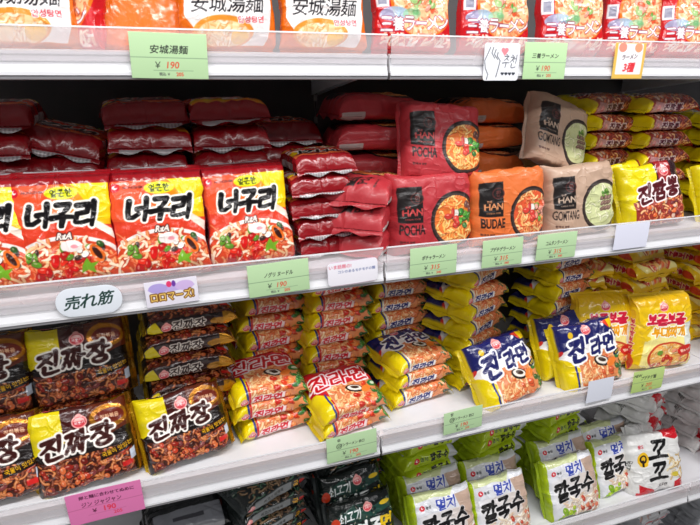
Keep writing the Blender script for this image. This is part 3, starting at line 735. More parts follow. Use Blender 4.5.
def pack_meshes(name, seed, res=0.1, crush=1.0):
    key = (name, seed, res, crush)
    if key in _pk: return _pk[key]
    W, L, T, ori, fn, mat = DES[name]
    c = canvas_for(name)
    rs = np.random.RandomState(seed * 13 + len(name))
    fin = 0.75
    # mid cross-section, arc length table
    ne = 4.2
    ph = np.linspace(0, 2 * pi, 2001)
    sp = lambda v, e: np.sign(v) * np.abs(v) ** (2 / e)
    xs, zs = W / 2 * sp(np.sin(ph), ne), T / 2 * sp(np.cos(ph), ne)      # phi=0 at front centre
    s = np.concatenate([[0], np.cumsum(np.hypot(np.diff(xs), np.diff(zs)))]); Pm = s[-1]
    half = W / 2 + T * 0.9
    a_front = np.arange(-half, half, res)
    a_back = np.arange(half, Pm - half, 0.6)
    a = np.concatenate([a_front, a_back])                 # closed loop
    am = np.mod(a, Pm)
    phi = np.interp(am, s, ph)
    Lb = L / 2 - fin
    v = np.concatenate([np.arange(-Lb, Lb, res), [Lb]])
    PH, V = np.meshgrid(phi, v); A = np.meshgrid(a, v)[0]
    t = np.abs(V) / Lb
    k = np.clip(1 - t ** 7, 0, 1) ** 0.6                 # thickness profile
    k = np.maximum(k, 0.02)
    ex = 2.0 + (ne - 2.0) * k
    xx = (W / 2 + (1 - k) * T * 0.06) * np.sign(np.sin(PH)) * np.abs(np.sin(PH)) ** (2 / ex)
    zz = T / 2 * k * np.sign(np.cos(PH)) * np.abs(np.cos(PH)) ** (2 / ex)
    zz = zz - (1 - k) * T * 0.26                          # seals sit towards the back
    dd = Lb - np.abs(V)
    off = 5 + seed * 3.7
    h = 0.16 * vnoise(A * .32 + off, V * .32 + off, seed + 1) + 0.09 * vnoise(A * .8 + off, V * .8, seed + 2)
    rdg = 1 - np.abs(vnoise(A * .38 + 9, V * .3 + off, seed + 3)) * 2.2
    h += 0.13 * np.clip(rdg, 0, 1) ** 3
    rdg = 1 - np.abs(vnoise(A * .9 + 3, V * .5 + off, seed + 4)) * 2.5
    h += 0.07 * np.clip(rdg, 0, 1) ** 2
    wv = A * 1.9 + 2.2 * vnoise(A * .35, V * .25 + off, seed + 5)
    h += 0.24 * np.sin(wv) * np.exp(-dd / 1.7) * (0.4 + 0.6 * np.clip(dd / .6, 0, 1))
    for i in range(9):                                    # creases
        ca, cv, an = rs.uniform(-W / 2, W / 2), rs.uniform(-Lb, Lb), rs.uniform(0, pi)
        ux = (A - ca) * cos(an) + (V - cv) * sin(an); uy = -(A - ca) * sin(an) + (V - cv) * cos(an)
        h += rs.choice([-1, 1]) * 0.14 * np.exp(-np.abs(uy) / .28) * np.exp(-(ux / rs.uniform(1.2, 3)) ** 2)
    h *= crush * (0.25 + 0.75 * np.clip(dd / 0.4, 0, 1))
    # outward direction, roughly the cross-section normal
    nx = np.sign(np.sin(PH)) * np.abs(np.sin(PH)) ** 1.2; nz = np.cos(PH) * 1.3
    nn = np.hypot(nx, nz) + 1e-6
    xx = xx + h * nx / nn; zz = zz + h * nz / nn
    edge = 0.25 * crush * vnoise(A * 0 + V * .4 + off, V * 0 + 3, seed + 7)
    xx = xx + edge * np.sign(xx) * np.abs(xx / (W / 2)) ** 3
    bend = crush * 0.25 * np.sin(V / L * 2.2 + seed); zz = zz + bend
    vv = V + (1 - k) * 0.15 * vnoise(A * .6, V * 0, seed + 8)
    # colour
    Ac = np.where(A > Pm / 2, A - Pm, A)
    if ori == 'P':
        C = sample(c, Ac, V); P = np.stack([xx, vv, zz], -1)
    else:
        C = sample(c, V, -Ac); P = np.stack([vv, -xx, zz], -1)
    body = grid_mesh('noodle_pack_body', P, C, mat, closed_u=True)
    fins = []
    for sg in (-1, 1):
        row = 0 if sg < 0 else -1
        nf = len(a_front)
        wv_ = np.linspace(-(W / 2 + T * .04), W / 2 + T * .04, 90)
        tv = np.linspace(0, 1, 9)
        XX, TV = np.meshgrid(wv_, tv)
        VV_ = sg * (Lb - .1 + TV * (fin + .1))
        z0 = -T * .26 + crush * 0.25 * np.sin(sg * Lb / L * 2.2 + seed)
        ZZ = z0 + 0.02 * np.sin(XX * 9) + TV * (0.35 * crush * vnoise(XX * .35 + off, TV + seed, seed + 9)) - TV * .75 + .22 * TV * np.sin(XX * 1.1 + seed)
        VG = sg * (Lb - .1 + np.sin(TV * 1.5) * .55 + (TV > .99) * .03 * np.sign(np.sin(XX * 14)))
        if ori == 'P':
            Cc = sample(c, XX, VV_); PP = np.stack([XX, VG, ZZ], -1)
        else:
            Cc = sample(c, VV_, XX); PP = np.stack([VG, XX, ZZ], -1)
        if (sg < 0) == (ori == 'P'): PP, Cc = PP[:, ::-1], Cc[:, ::-1]
        rib = 1 - .06 * (np.sin(TV * 30) > 0)
        Cc = Cc.copy(); Cc[..., :3] *= rib[..., None]
        fins.append(grid_mesh('end_seal_sheet', PP, Cc, mat))
    _pk[key] = (body, fins)
    return _pk[key]


def pack(name, loc, rot, label, group=None, seed=1, res=0.12, crush=1.0, scale=1.0, cat='noodle pack'):
    body, fins = pack_meshes(name, seed, res, crush)
    o = bpy.data.objects.new('noodle_pack', None); COL.objects.link(o); o.empty_display_size = .02
    wr = bpy.data.objects.new('wrapper', body); COL.objects.link(wr); wr.parent = o
    o.matrix_world = Matrix.Translation(loc) @ rot.to_4x4() @ Matrix.Scale(scale, 4)
    o['label'] = label; o['category'] = cat
    if group: o['group'] = group
    for f in fins:
        e = bpy.data.objects.new('end_seal', f); COL.objects.link(e); e.parent = o
    return o


def Rot(lean, yaw=0, roll=0):
    return (Matrix.Rotation(radians(yaw), 3, 'Z') @ Matrix.Rotation(radians(90 - lean), 3, 'X') @ Matrix.Rotation(radians(roll), 3, 'Z'))


def upright(name, px, Yb, z0, label, lean=12, yaw=0, roll=0, seed=1, res=.08, dz=0, **k):
    """a pack standing on height z0 with the foot of its face at depth Yb, leaning back"""
    W, L, T, ori = DES[name][:4]
    Hh = (L if ori == 'P' else W) / 100; t = T / 100
    Zc = z0 + Hh / 2 * cos(radians(lean)) + t * .45 * sin(radians(lean)) + dz
    Yc = Yb + Hh / 2 * sin(radians(lean)) + t / 2
    return pack(name, (X_at(px, Yc, Zc), Yc, Zc), Rot(lean, yaw, roll), label, seed=seed, res=res, **k)


ORD = ['topmost', 'second from top', 'third from top', 'fourth from top', 'fifth from top', 'sixth from top', 'seventh from top', 'eighth from top']


def stack(name, px, Yf, z0, n, look, where, group, yaw=0, pitch=0, step=None, jit=1.0, zref=None, res=.16, flip=(), seeds=(1, 2, 3), shift=0.0, scale=1.0, crush=1.0, top_pitch=None, top_roll=0):
    W, L, T, ori = DES[name][:4]
    dep = (L if ori == 'P' else W) / 100
    st = step or (T / 100 * .98)
    Zt = z0 + n * st
    X = X_at(px, Yf, zref if zref else Zt - st)
    for i in range(n):
        z = z0 + st * (i + .5) + .002
        p = pitch * (i / max(1, n - 1))
        if top_pitch is not None and i == n - 1: p = top_pitch
        R = Matrix.Rotation(radians(yaw + rng.uniform(-4, 4) * jit), 3, 'Z') @ Matrix.Rotation(radians(p), 3, 'X') @ Matrix.Rotation(radians(rng.uniform(-1.5, 1.5) * jit + (top_roll if i == n - 1 else 0)), 3, 'Y')
        if (i in flip) != (name == 'neoguri_flat'): R = R @ Matrix.Rotation(pi, 3, 'Z')
        pack(name, (X + rng.uniform(-.006, .006) * jit, Yf + dep / 2 + rng.uniform(-.006, .008) * jit + shift * i, z), R,
             f'{look}, {ORD[n - 1 - i]} in stack {where}', group=group, seed=seeds[i % len(seeds)], res=res, crush=crush, scale=scale)


# ------------------------------------------------------------------ shelving
def mesh_obj(name, verts, faces, mat, parent=None, smooth=False):
    me = bpy.data.meshes.new(name); me.from_pydata(verts, [], faces); me.update()
    me.materials.append(mat)
    o = bpy.data.objects.new(name, me); COL.objects.link(o)
    if parent: o.parent = parent
    return o


def boxes(name, lst, mat, parent=None, bevel=0.0):
    V, Fc = [], []
    for x0, y0, z0, x1, y1, z1 in lst:
        b = len(V)
        V += [(x0, y0, z0), (x1, y0, z0), (x1, y1, z0), (x0, y1, z0), (x0, y0, z1), (x1, y0, z1), (x1, y1, z1), (x0, y1, z1)]
        Fc += [tuple(b + i for i in f) for f in ((0, 3, 2, 1), (4, 5, 6, 7), (0, 1, 5, 4), (1, 2, 6, 5), (2, 3, 7, 6), (3, 0, 4, 7))]
    o = mesh_obj(name, V, Fc, mat, parent)
    if bevel:
        m = o.modifiers.new('bevel', 'BEVEL'); m.width = bevel; m.segments = 2
    return o


def extrude_x(name, prof, x0, x1, mat, parent=None):
    n = len(prof)
    V = [(x0, y, z) for y, z in prof] + [(x1, y, z) for y, z in prof]
    Fc = [(i, (i + 1) % n, (i + 1) % n + n, i + n) for i in range(n)] + [tuple(range(n))[::-1], tuple(range(n, 2 * n))]
    return mesh_obj(name, V, Fc, mat, parent)


ZR = [1.498, 1.150, 0.783, 0.407, 0.060]         # undersides of the price rails
TK = 0.036
ZS = [z + TK for z in ZR]                        # shelf surfaces
XJ = [-1.433, -0.533, 0.367, 1.267, 2.167]
DEPTH = 0.42
LV = ['top shelf', 'second shelf down', 'third shelf down', 'fourth shelf down', 'lowest shelf']
BAY = ['far left bay', 'bay left of the rail joint', 'bay right of the rail joint', 'far right bay']
for b in range(1, 4):
    x0, x1 = XJ[b] + .0012, XJ[b + 1] - .0012
    for l in range(5):
        z = ZR[l]
        root = bpy.data.objects.new('display_shelf', None); COL.objects.link(root); root.location = (x0, 0, z)
        root['label'] = f'white steel {LV[l]} with price rail, {BAY[b]}'
        root['category'] = 'shelf'; root['group'] = 'white display shelves'
        w = x1 - x0
        dk = boxes('shelf_deck', [(0, -.004, TK - .004, w, DEPTH, TK), (0, .0, .012, w, .004, TK - .004), (0, DEPTH - .004, .006, w, DEPTH, TK - .004)] +
                   [(w * k / 4 - .02, .01, TK - .022, w * k / 4 + .02, DEPTH - .01, TK - .004) for k in (1, 2, 3)], M_WHITE, root)
        extrude_x('price_rail', [(-.004, TK + .003), (-.012, TK + .001), (-.0125, TK - .003), (-.0105, TK - .005), (-.0108, TK - .014), (-.016, TK - .030), (-.016, .010), (-.004, .010)], .001, w - .001, M_RAIL, root)
        extrude_x('rail_lip', [(-.0035, .010), (-.0150, .010), (-.0145, .001), (-.009, 0), (-.0035, .002)], .001, w - .001, M_GREY, root)
        up = .030 if l != 2 else .022
        st = extrude_x('clear_front_strip', [(-.0130, TK - .012), (-.0146, TK - .012), (-.0136, TK + up), (-.0120, TK + up)], .002, w - .002, M_CLEAR, root)
        rim = extrude_x('strip_rim', [(-.0118, TK + up), (-.0140, TK + up), (-.0136, TK + up + .0022), (-.0122, TK + up + .0022)], .002, w - .002, M_RAIL, st)
        for bx in (.004, w - .008):
            mesh_obj('bracket', [(bx, .03, TK - .006), (bx, DEPTH, TK - .006), (bx, DEPTH, TK - .07), (bx, .03, TK - .02),
                                 (bx + .004, .03, TK - .006), (bx + .004, DEPTH, TK - .006), (bx + .004, DEPTH, TK - .07), (bx + .004, .03, TK - .02)],
                     [(0, 1, 2, 3), (7, 6, 5, 4), (0, 4, 5, 1), (1, 5, 6, 2), (2, 6, 7, 3), (3, 7, 4, 0)], M_WHITE, root)
    bp = boxes('back_panel', [(XJ[b] + .002, DEPTH + .001, .02, XJ[b + 1] - .002, DEPTH + .008, 2.0)], M_DARK)
    bp['label'] = f'dark steel back panel behind the shelves, {BAY[b]}'; bp['category'] = 'back panel'; bp['group'] = 'shelving back panels'
for i in range(1, 5):
    x = XJ[i]
    sl = [(x - .02, DEPTH + .009, 0, x + .02, DEPTH + .045, 2.02)]
    o = boxes('shelf_upright', sl, M_STEEL)
    slots = boxes('slot_strip', [(x - .004, DEPTH - .0, z, x + .004, DEPTH + .0005, z + .014) for z in np.arange(.1, 1.95, .05)], M_STEEL, o)
    o['label'] = 'slotted steel upright carrying the shelf brackets at a bay joint'; o['category'] = 'upright'; o['group'] = 'slotted uprights'

flo = boxes('floor', [(-4, -4, -.05, 5, 3, 0)], M_FLOOR); flo['kind'] = 'structure'
wl = boxes('wall_back', [(-4, 0.50, 0, 5, .56, 3.0)], plain_mat('wall_paint', (.6, .59, .57), .8)); wl['kind'] = 'structure'

# ------------------------------------------------------------------ price tags
def tag_card(px, py, wcm, hcm, draw, label, base, ang=0.0, level=1, corner=0, cat='price tag', name='price_tag', y=-.0185):
    X, Z = at_Y(px, py, y)
    pp = 22
    c = Canvas(wcm, hcm, pp, base); draw(c)
    nx, ny = int(wcm * 18), int(hcm * 18)
    xs = np.linspace(-wcm / 2, wcm / 2, nx); ys = np.linspace(-hcm / 2, hcm / 2, ny)
    XX, YY = np.meshgrid(xs, ys)
    PX, PY = XX.copy(), YY.copy()
    if corner:
        # squeeze the rectangle to a rounded one
        hx, hy = wcm / 2, hcm / 2; r = corner
        lim = hx - r + np.sqrt(np.clip(r * r - np.clip(np.abs(YY) - (hy - r), 0, r) ** 2, 0, None))
        PX = XX / hx * lim
    C = sample(c, PX, PY)
    ZZ = .06 * (1 - (YY / (hcm / 2)) ** 2) + .05 * np.sin(XX * .5 + px)
    P = np.stack([PX, PY, ZZ], -1)
    me = grid_mesh('tag_sheet', P, C, M_PAPER)
    o = bpy.data.objects.new(name, me); COL.objects.link(o)
    sm = o.modifiers.new('thickness', 'SOLIDIFY'); sm.thickness = .0004; sm.offset = -1
    o.matrix_world = Matrix.Translation((X, y, Z)) @ Matrix.Rotation(radians(90), 4, 'X') @ Matrix.Rotation(radians(ang), 4, 'Z')
    o['label'] = label; o['category'] = cat
    return o


INK = (44, 52, 46); RED = (216, 70, 50); GRN = (176, 208, 160)


def price(title, tw, p, p2, w=11, h=6, col=INK, th=.95, extra=None):
    def d(c):
        c.grad(-w, -h / 2, w, h / 2, [v for v in c.a[0, 0, :3] * 255], [min(255, v + 16) for v in c.a[0, 0, :3] * 255], horiz=False)
        if extra: extra(c)
        c.text(title, 0, h * .14, th * 1.15, col, bold=.012, w=tw, slant=.15)
        c.rect(-w / 2, -.28, w / 2, -.2, (110, 140, 112))
        c.text('￥', -w * .16, -h * .2, .85, col, bold=.0, slant=.1); c.text(p, w * .04, -h * .2, .9, RED, bold=.01, slant=.15)
        c.rect(-w * .22, -h * .325, w * .3, -h * .315, (110, 140, 112))
        c.text('税込 ￥', -w * .08, -h * .40, .42, (90, 100, 90)); c.text(p2, w * .12, -h * .40, .5, RED)
    return d


def d_hand(c):
    k = (50, 56, 66)
    for p in ([(-2.3, 2.3), (-2.9, 1), (-3.3, .2), (-3.1, -1), (-2.5, -2), (-2.7, -2.8)], [(-1.7, 2.3), (-2, 1.4), (-1.4, .6)], [(-1.2, 2.0), (-1.5, 1.2), (-.8, .4)], [(-.8, 1.5), (-.9, .9), (-.3, .2), (-.6, -1.2), (-.9, -2.4)]):
        c.stroke(p, .13, k)
    c.ell(.2, 1.9, .38, .36, (240, 140, 150)); c.ell(.85, 1.9, .38, .36, (240, 140, 150)); c.poly([(-.15, 1.75), (1.2, 1.75), (.52, .95)], (240, 140, 150))
    c.brush('추천', 1.6, .1, 1.3, 1.9, .15, k, slant=.15); c.text('♥♥♥♥', 1.4, -1.9, .5, k, w=2.8)


def d_bestsell(c): 
    for i, g in enumerate('売れ筋'): c.text(g, -2.3 + i * 2.3, .0 + i * .15, 2.1, (30, 60, 54), bold=.022, slant=.35, ang=.05)


def d_promo(c):
    c.ell(0, .8, 3.5, .6, (190, 170, 226)); c.ell(-2, .9, 1.4, .8, (176, 160, 220)); c.ell(2, .9, 1.4, .8, (206, 180, 226)); c.ell(-.3, 1.4, .4, .5, (226, 60, 110)); c.ell(.4, 1.4, .3, .5, (110, 60, 160))
    c.text('ロロマーズ!', 0, -.5, 1.5, (246, 206, 110), bold=.008, w=6.4, outline=(130, 86, 40), ow=.2)


def d_speech(c):
    w, h = 10.4, 5
    c.rect(-w / 2 + .3, -h / 2 + .3, w / 2 - .3, h / 2 - .3, (206, 176, 196), r=.8); c.rect(-w / 2 + .4, -h / 2 + .4, w / 2 - .4, h / 2 - .4, (238, 236, 244), r=.75)
    c.text('いま話題の!', -2.3, 1.3, .7, (220, 110, 130), w=4); c.text('コシのあるモチモチの麺', .7, .35, .55, (120, 130, 170), w=6.8)


def d_ramen3(c):
    c.rect(-10, -10, 10, 10, (232, 190, 90)); c.rect(-2.9, -2.35, 2.9, 3, (246, 238, 240), r=.2)
    c.ell(-1.8, 2.3, .9, .8, (240, 150, 130)); c.ell(1.8, 2.3, .9, .8, (240, 160, 120))
    c.text('ラーメン', 0, .7, .8, (50, 50, 60), w=3.4, slant=.2, ang=.08); c.text('3種', .1, -1.1, 1.6, (226, 50, 60), bold=.04, slant=.2)


def d_pink(c):
    c.text('卵と麺に合わせてぬめに', 0.4, 2.0, .7, (70, 20, 50), w=8.6, bold=.03, ang=-.02)
    c.text('ジン ジャジャン', -.6, .6, .95, (90, 30, 60), w=6.2); c.rect(-6, -.05, 6, .03, (180, 90, 130))
    c.text('￥', -1.9, -.9, .8, (90, 30, 60)); c.text('190', .5, -.9, 1.1, (226, 60, 90), bold=.03); c.text('205', 1.6, -2.1, .7, (226, 60, 90)); c.rect(-3, -1.65, 3, -1.6, (180, 90, 130))


def mk_circ(t):
    def f(c): c.text(t, -2.6, 1.9, .7, INK); c.ell(-2.6, .6, .55, .6, INK); c.ell(-2.6, .6, .45, .5, GRN); c.text('口', -2.6, .6, .5, INK)
    return f


tag_card(169.5, 56, 10.3, 6.0, price('安城湯麺', 5.0, '190', '205', 10.3, 6.0), 'pale green price tag on the top shelf rail under the white calligraphy noodle packs', GRN, -1)
tag_card(501.5, 62, 6.9, 6.0, d_hand, 'white square card with a drawn finger heart and small pink heart', (238, 240, 246), 0, corner=.5, cat='sign', name='shelf_card')
tag_card(545, 61, 8.7, 6.0, price('三養ラーメン', 5.4, '190', '205', 8.7, 6.0, th=.7), 'pale green price tag beside the finger heart card on the top rail', (182, 218, 164), 0)
tag_card(629, 61, 7.0, 6.2, d_ramen3, 'small orange bordered card with red writing on the top rail', (236, 190, 90), 0, cat='sign', name='shelf_card')
tag_card(89.5, 301, 9.2, 4.6, d_bestsell, 'white oval card with black brush writing under the orange noodle packs', (226, 232, 240), 0, corner=2.25, cat='sign', name='shelf_card')
tag_card(172, 292, 7.9, 4.2, d_promo, 'small white card with gold and purple lettering on the second rail', (232, 228, 240), 2, cat='sign', name='shelf_card')
tag_card(279, 278, 10.3, 5.6, price('ノグリ ヌードル', 4.8, '190', '205', 10.3, 5.6, th=.7), 'green price tag under the rightmost upright orange and yellow noodle pack', GRN, 2)
tag_card(353, 272, 9.2, 4.4, d_speech, 'white rounded card with faint pink outline left of the rail joint', (240, 234, 242), 2, corner=.9, cat='sign', name='shelf_card')
tag_card(433.5, 261, 9.4, 5.6, price('ポチャラーメン', 4.6, '315', '340', 9.4, 5.6, th=.72), 'green price tag on the rail under the crimson noodle bags', GRN, 1)
tag_card(502.5, 252.5, 8.8, 5.4, price('プデチゲラーメン', 5.4, '315', '340', 8.8, 5.4, th=.72), 'green price tag on the rail under the orange noodle bag', GRN, 1)
tag_card(556.5, 246, 9.4, 5.3, price('コムタンラーメン', 5.2, '315', '340', 9.4, 5.3, th=.72), 'green price tag on the rail under the beige noodle bag', GRN, 0)
tag_card(631.5, 236, 8.9, 5.4, lambda c: None, 'blank white card on the second rail under the yellow and maroon pack', (226, 228, 244), 0, cat='sign', name='shelf_card')
tag_card(106, 503, 11.8, 6.2, d_pink, 'pink handwritten price tag under the black and gold noodle packs', (222, 122, 176), 2)
tag_card(352, 446, 10.2, 5.6, price('ジンラーメン 辛口', 5.0, '190', '205', 10.2, 5.6, th=.6, extra=mk_circ('辛')), 'green price tag under the red and yellow noodle packs left of the joint', GRN, 2)
tag_card(463, 420, 9.0, 5.2, price('ジンラーメン 甘口', 4.8, '190', '205', 9.0, 5.2, th=.6, extra=mk_circ('甘')), 'green price tag under the tilted navy noodle pack', GRN, 2)
tag_card(600, 390, 7.2, 5.6, lambda c: None, 'blank white card on the third rail left of the yellow green tag', (220, 224, 236), 0, cat='sign', name='shelf_card')
tag_card(648, 380, 9.2, 5.6, price('プデチゲ麺', 4.4, '205', '221', 9.2, 5.6, th=.9, extra=lambda c: c.text('NEW', -3.2, 1.6, .7, INK)), 'yellow green price tag under the golden yellow upright packs', (178, 204, 120), 0)

# ------------------------------------------------------------------ products
A, B, C_, D_, E_ = ZS
# top shelf, one row along the front
LA = 'white and orange noodle pack with black calligraphy'
upright('ansung', 18, .015, A, 'white and orange noodle pack at the left end of the top shelf', 8, seed=2)
pack('samyang', (X_at(72, .07, A + .09), .085, A + .08), Rot(10, -55, 4), 'dark red noodle pack turned sideways on the top shelf, mostly hidden', seed=2)
pack('ansung', (X_at(128, .07, A + .06), .07, A + .068), Rot(-16, 180, 90), 'orange noodle pack lying on its side on the top shelf above the green tag', seed=3, res=.08)
upright('ansung', 224, .012, A, 'white noodle pack with black calligraphy just right of the top green tag', 8, 0, 1, seed=1)
upright('ansung', 321, .012, A, 'white noodle pack with black calligraphy beside the red top shelf packs', 8, -2, 0, seed=3)
for px, ya, ww in ((410, 0, 'leftmost of the red packs on the top shelf'), (492, 3, 'red and white noodle pack above the finger heart card'), (568, -2, 'red and white noodle pack above the green tag beside the heart card'),
                   (633, -8, 'red and white noodle pack above the orange bordered card'), (688, -10, 'red and white noodle pack at the right end of the top shelf')):
    upright('samyang', px, .012 + (.03 if px in (633,) else 0), A, ww if ww.startswith('red') else 'red and white noodle pack, ' + ww, 9, ya, rng.uniform(-2, 2), seed=1 + px % 3)

# second shelf : spicy orange packs in front
G = 'upright orange and yellow noodle packs'
for px, lb, ya, se, le in ((-22, 'orange and yellow noodle pack cut off at the left edge of the second shelf', 0, 2, 14), (65, 'orange and yellow noodle pack standing above the white oval card', -2, 1, 13),
                           (160, 'orange and yellow noodle pack standing above the card with gold lettering', 1, 3, 13), (247, 'orange and yellow noodle pack standing above the green tag, next to the dark red stack', 3, 4, 14)):
    upright('neoguri', px, .0 if px != 247 else .012, B, lb, le, ya, 0 if px != 247 else 1.5, seed=se)
L1 = 'dark red flat noodle pack'; G1 = 'dark red noodle packs lying in stacks on the second shelf'
stack('neoguri_flat', -20, .15, B, 6, L1, 'at the far left end', G1, yaw=2)
stack('neoguri_flat', 62, .155, B, 5, L1, 'behind pack above oval card', G1, yaw=-10, top_roll=13)
stack('neoguri_flat', 142, .15, B, 6, L1, 'behind pack above gold-lettered card', G1, yaw=4, flip=(4,), zref=1.43)
stack('neoguri_flat', 230, .15, B, 6, L1, 'behind rightmost orange-yellow pack', G1, yaw=2, flip=(5,), zref=1.4)
stack('neoguri_flat', 292, .21, B, 5, L1, 'far back beside the upright', G1, zref=1.4)
stack('neoguri_flat', 328, .03, B, 5, L1, 'at front beside crimson bags', G1, yaw=4, zref=1.27, res=.12, scale=.8, step=.0375)
# crimson bags
L2 = 'crimson flat noodle bag'; G2 = 'crimson noodle bags in stacks'
stack('pocha', 384, .14, B, 5, L2, 'behind the upright crimson bags', G2, yaw=-4, zref=1.4, step=.057)
stack('pocha', 372, .035, B, 3, L2, 'at front left of rail joint', G2, yaw=50, zref=1.25, step=.046, res=.12)
upright('pocha', 431, .005, B, 'crimson noodle bag standing at the shelf front above its green tag', 8, 2, 0, seed=5)
upright('pocha', 442, .03, B + .126, 'crimson noodle bag leaning on top of the front crimson bag', 16, 2, -5, seed=6, scale=.94)
# orange bags
stack('budae', 494, .15, B, 5, 'orange flat noodle bag', 'behind the upright orange bag', 'orange noodle bags in a stack', yaw=8, zref=1.4, step=.054)
upright('budae', 507, .005, B, 'orange noodle bag standing between the crimson and beige bags', 7, 4, 0, seed=7)
# beige bags
upright('gomtang', 579, .01, B, 'beige noodle bag standing at the shelf front above its green tag', 9, 2, 2, seed=5)
upright('gomtang', 558, .07, B + .135, 'beige noodle bag tilted on top of the upright beige bag', 14, 14, -18, seed=6, dz=-.008, scale=.95)
stack('gomtang', 540, .20, B, 3, 'beige flat noodle bag', 'in shadow behind upright beige bag', 'beige noodle bags in a stack', zref=1.25, step=.05)
# spicy seafood packs
L3 = 'maroon and yellow noodle pack'; G3 = 'red and yellow noodle packs in stacks on the second shelf'
stack('jjambbong', 612, .12, B, 7, L3, 'right of the tilted beige bag', G3, yaw=12, zref=1.4, step=.0395)
stack('jjambbong', 668, .10, B, 7, L3, 'above the blank white card', G3, yaw=6, zref=1.4, step=.0395)
stack('jjambbong', 735, .10, B, 6, L3, 'at right edge, second shelf', G3, yaw=4, zref=1.4, step=.0395)
upright('jjambbong', 651, .010, B, 'yellow and maroon noodle pack standing above the blank white card', 20, -2, 5, seed=3, dz=.004, scale=1.05)
upright('jjambbong', 634, .058, B, 'yellow noodle pack peeking out behind the front yellow and maroon pack', 18, 10, 6, seed=2, dz=.01)
upright('jjambbong', 722, .012, B, 'yellow and maroon noodle pack standing at the right edge of the second shelf', 20, 4, 4, seed=4)

# third shelf : black bean packs
LJ = 'black and gold noodle pack'
upright('jjajang', -12, .012, C_, LJ + ' cut off by the left edge, bottom row', 24, 0, 4, seed=2)
upright('jjajang', 84, .012, C_, LJ + ' standing in the bottom row above the pink tag', 22, 3, 4, seed=1)
upright('jjajang', 184, .015, C_, LJ + ' standing right of the pink tag, bottom row', 24, 5, 6, seed=3, scale=.94)
upright('jjajang', -22, .085, C_ + .125, LJ + ' cut off by the left edge, upper row', 14, 0, 2, seed=4)
upright('jjajang', 80, .085, C_ + .128, LJ + ' in the upper row below the oval card', 16, 2, 2, seed=5)
GJ = 'black and gold noodle packs in stacks'
stack('jjajang', -10, .085, C_, 3, 'black-gold noodle pack', 'behind bottom row, left edge', GJ, zref=.9, jit=.5)
stack('jjajang', 82, .09, C_, 3, 'black-gold noodle pack', 'behind pack above pink tag', GJ, zref=.9, jit=.5)
stack('jjajang', 187, .10, C_, 6, 'black-gold noodle pack', 'under the gold-lettered card', GJ, yaw=5, zref=1.05, step=.046, res=.1)
# spicy red packs
LR = 'red-yellow flat noodle pack'; GR = 'red and yellow noodle packs in stacks on the third shelf'
stack('jin_red', 272, .208, C_, 7, LR, 'at back under green tag', GR, yaw=4, zref=1.05, step=.040, res=.12)
stack('jin_red', 272, .072, C_, 3, LR, 'in front beside black-gold pack', GR, yaw=8, zref=.9, top_pitch=6, res=.09)
stack('jin_red', 338, .175, C_, 7, LR, 'at back under rounded card', GR, yaw=6, zref=1.05, step=.040, res=.12)
stack('jin_red', 354, .028, C_, 2, LR, 'at edge left of rail joint', GR, yaw=9, zref=.86, top_pitch=13, res=.09)
# mild blue packs
LB = 'yellow-navy flat noodle pack'; GB = 'yellow and navy noodle packs in stacks'
stack('jin_blue', 402, .215, C_, 7, LB, 'behind the short front stack', GB, yaw=3, zref=1.08, step=.0395, res=.12)
stack('jin_blue', 424, .075, C_, 3, LB, 'in front, right of joint', GB, yaw=10, zref=.93, top_pitch=4, res=.09)
stack('jin_blue', 480, .12, C_, 7, LB, 'behind the tilted navy pack', GB, yaw=22, zref=1.04, step=.040, res=.12)
stack('jin_blue', 572, .15, C_, 7, LB, 'behind overlapping navy packs', GB, yaw=12, zref=1.04, step=.040, res=.12)
upright('jin_blue', 503, .005, C_, 'navy and yellow noodle pack tilted alone at the front above its green tag', 36, 6, 7, seed=2, scale=1.14)
upright('jin_blue', 588, .003, C_, 'navy and yellow noodle pack in front of its twin, beside the golden yellow packs', 24, 0, 4, seed=4, scale=1.14, dz=.006)
upright('jin_blue', 566, .055, C_, 'navy and yellow noodle pack mostly hidden behind its twin', 22, 2, 4, seed=3, dz=.014, scale=1.1)
# golden yellow packs
LY = 'golden yellow noodle pack'
upright('bogle', 602, .055, C_, LY + ' standing between the navy pack and the front golden pack', 12, -10, 0, seed=3, crush=1.3, scale=1.08)
upright('bogle', 658, .008, C_, LY + ' standing above the yellow green tag', 12, -10, 0, seed=1, crush=1.3, scale=1.08)
upright('bogle', 737, .012, C_, LY + ' standing at the right edge of the third shelf', 12, 6, 0, seed=2, crush=1.3)
stack('bogle', 595, .17, C_, 6, LY, 'lying behind the navy packs', 'golden yellow noodle packs in stacks', yaw=-20, zref=1.05, crush=1.8, jit=2)
stack('bogle', 652, .12, C_, 7, LY, 'lying behind front golden pack', 'golden yellow noodle packs in stacks', yaw=10, zref=1.05, crush=1.8, jit=2)
stack('bogle', 722, .12, C_, 7, LY, 'lying at third shelf\'s right edge', 'golden yellow noodle packs in stacks', yaw=4, zref=1.05, crush=1.8, jit=2)

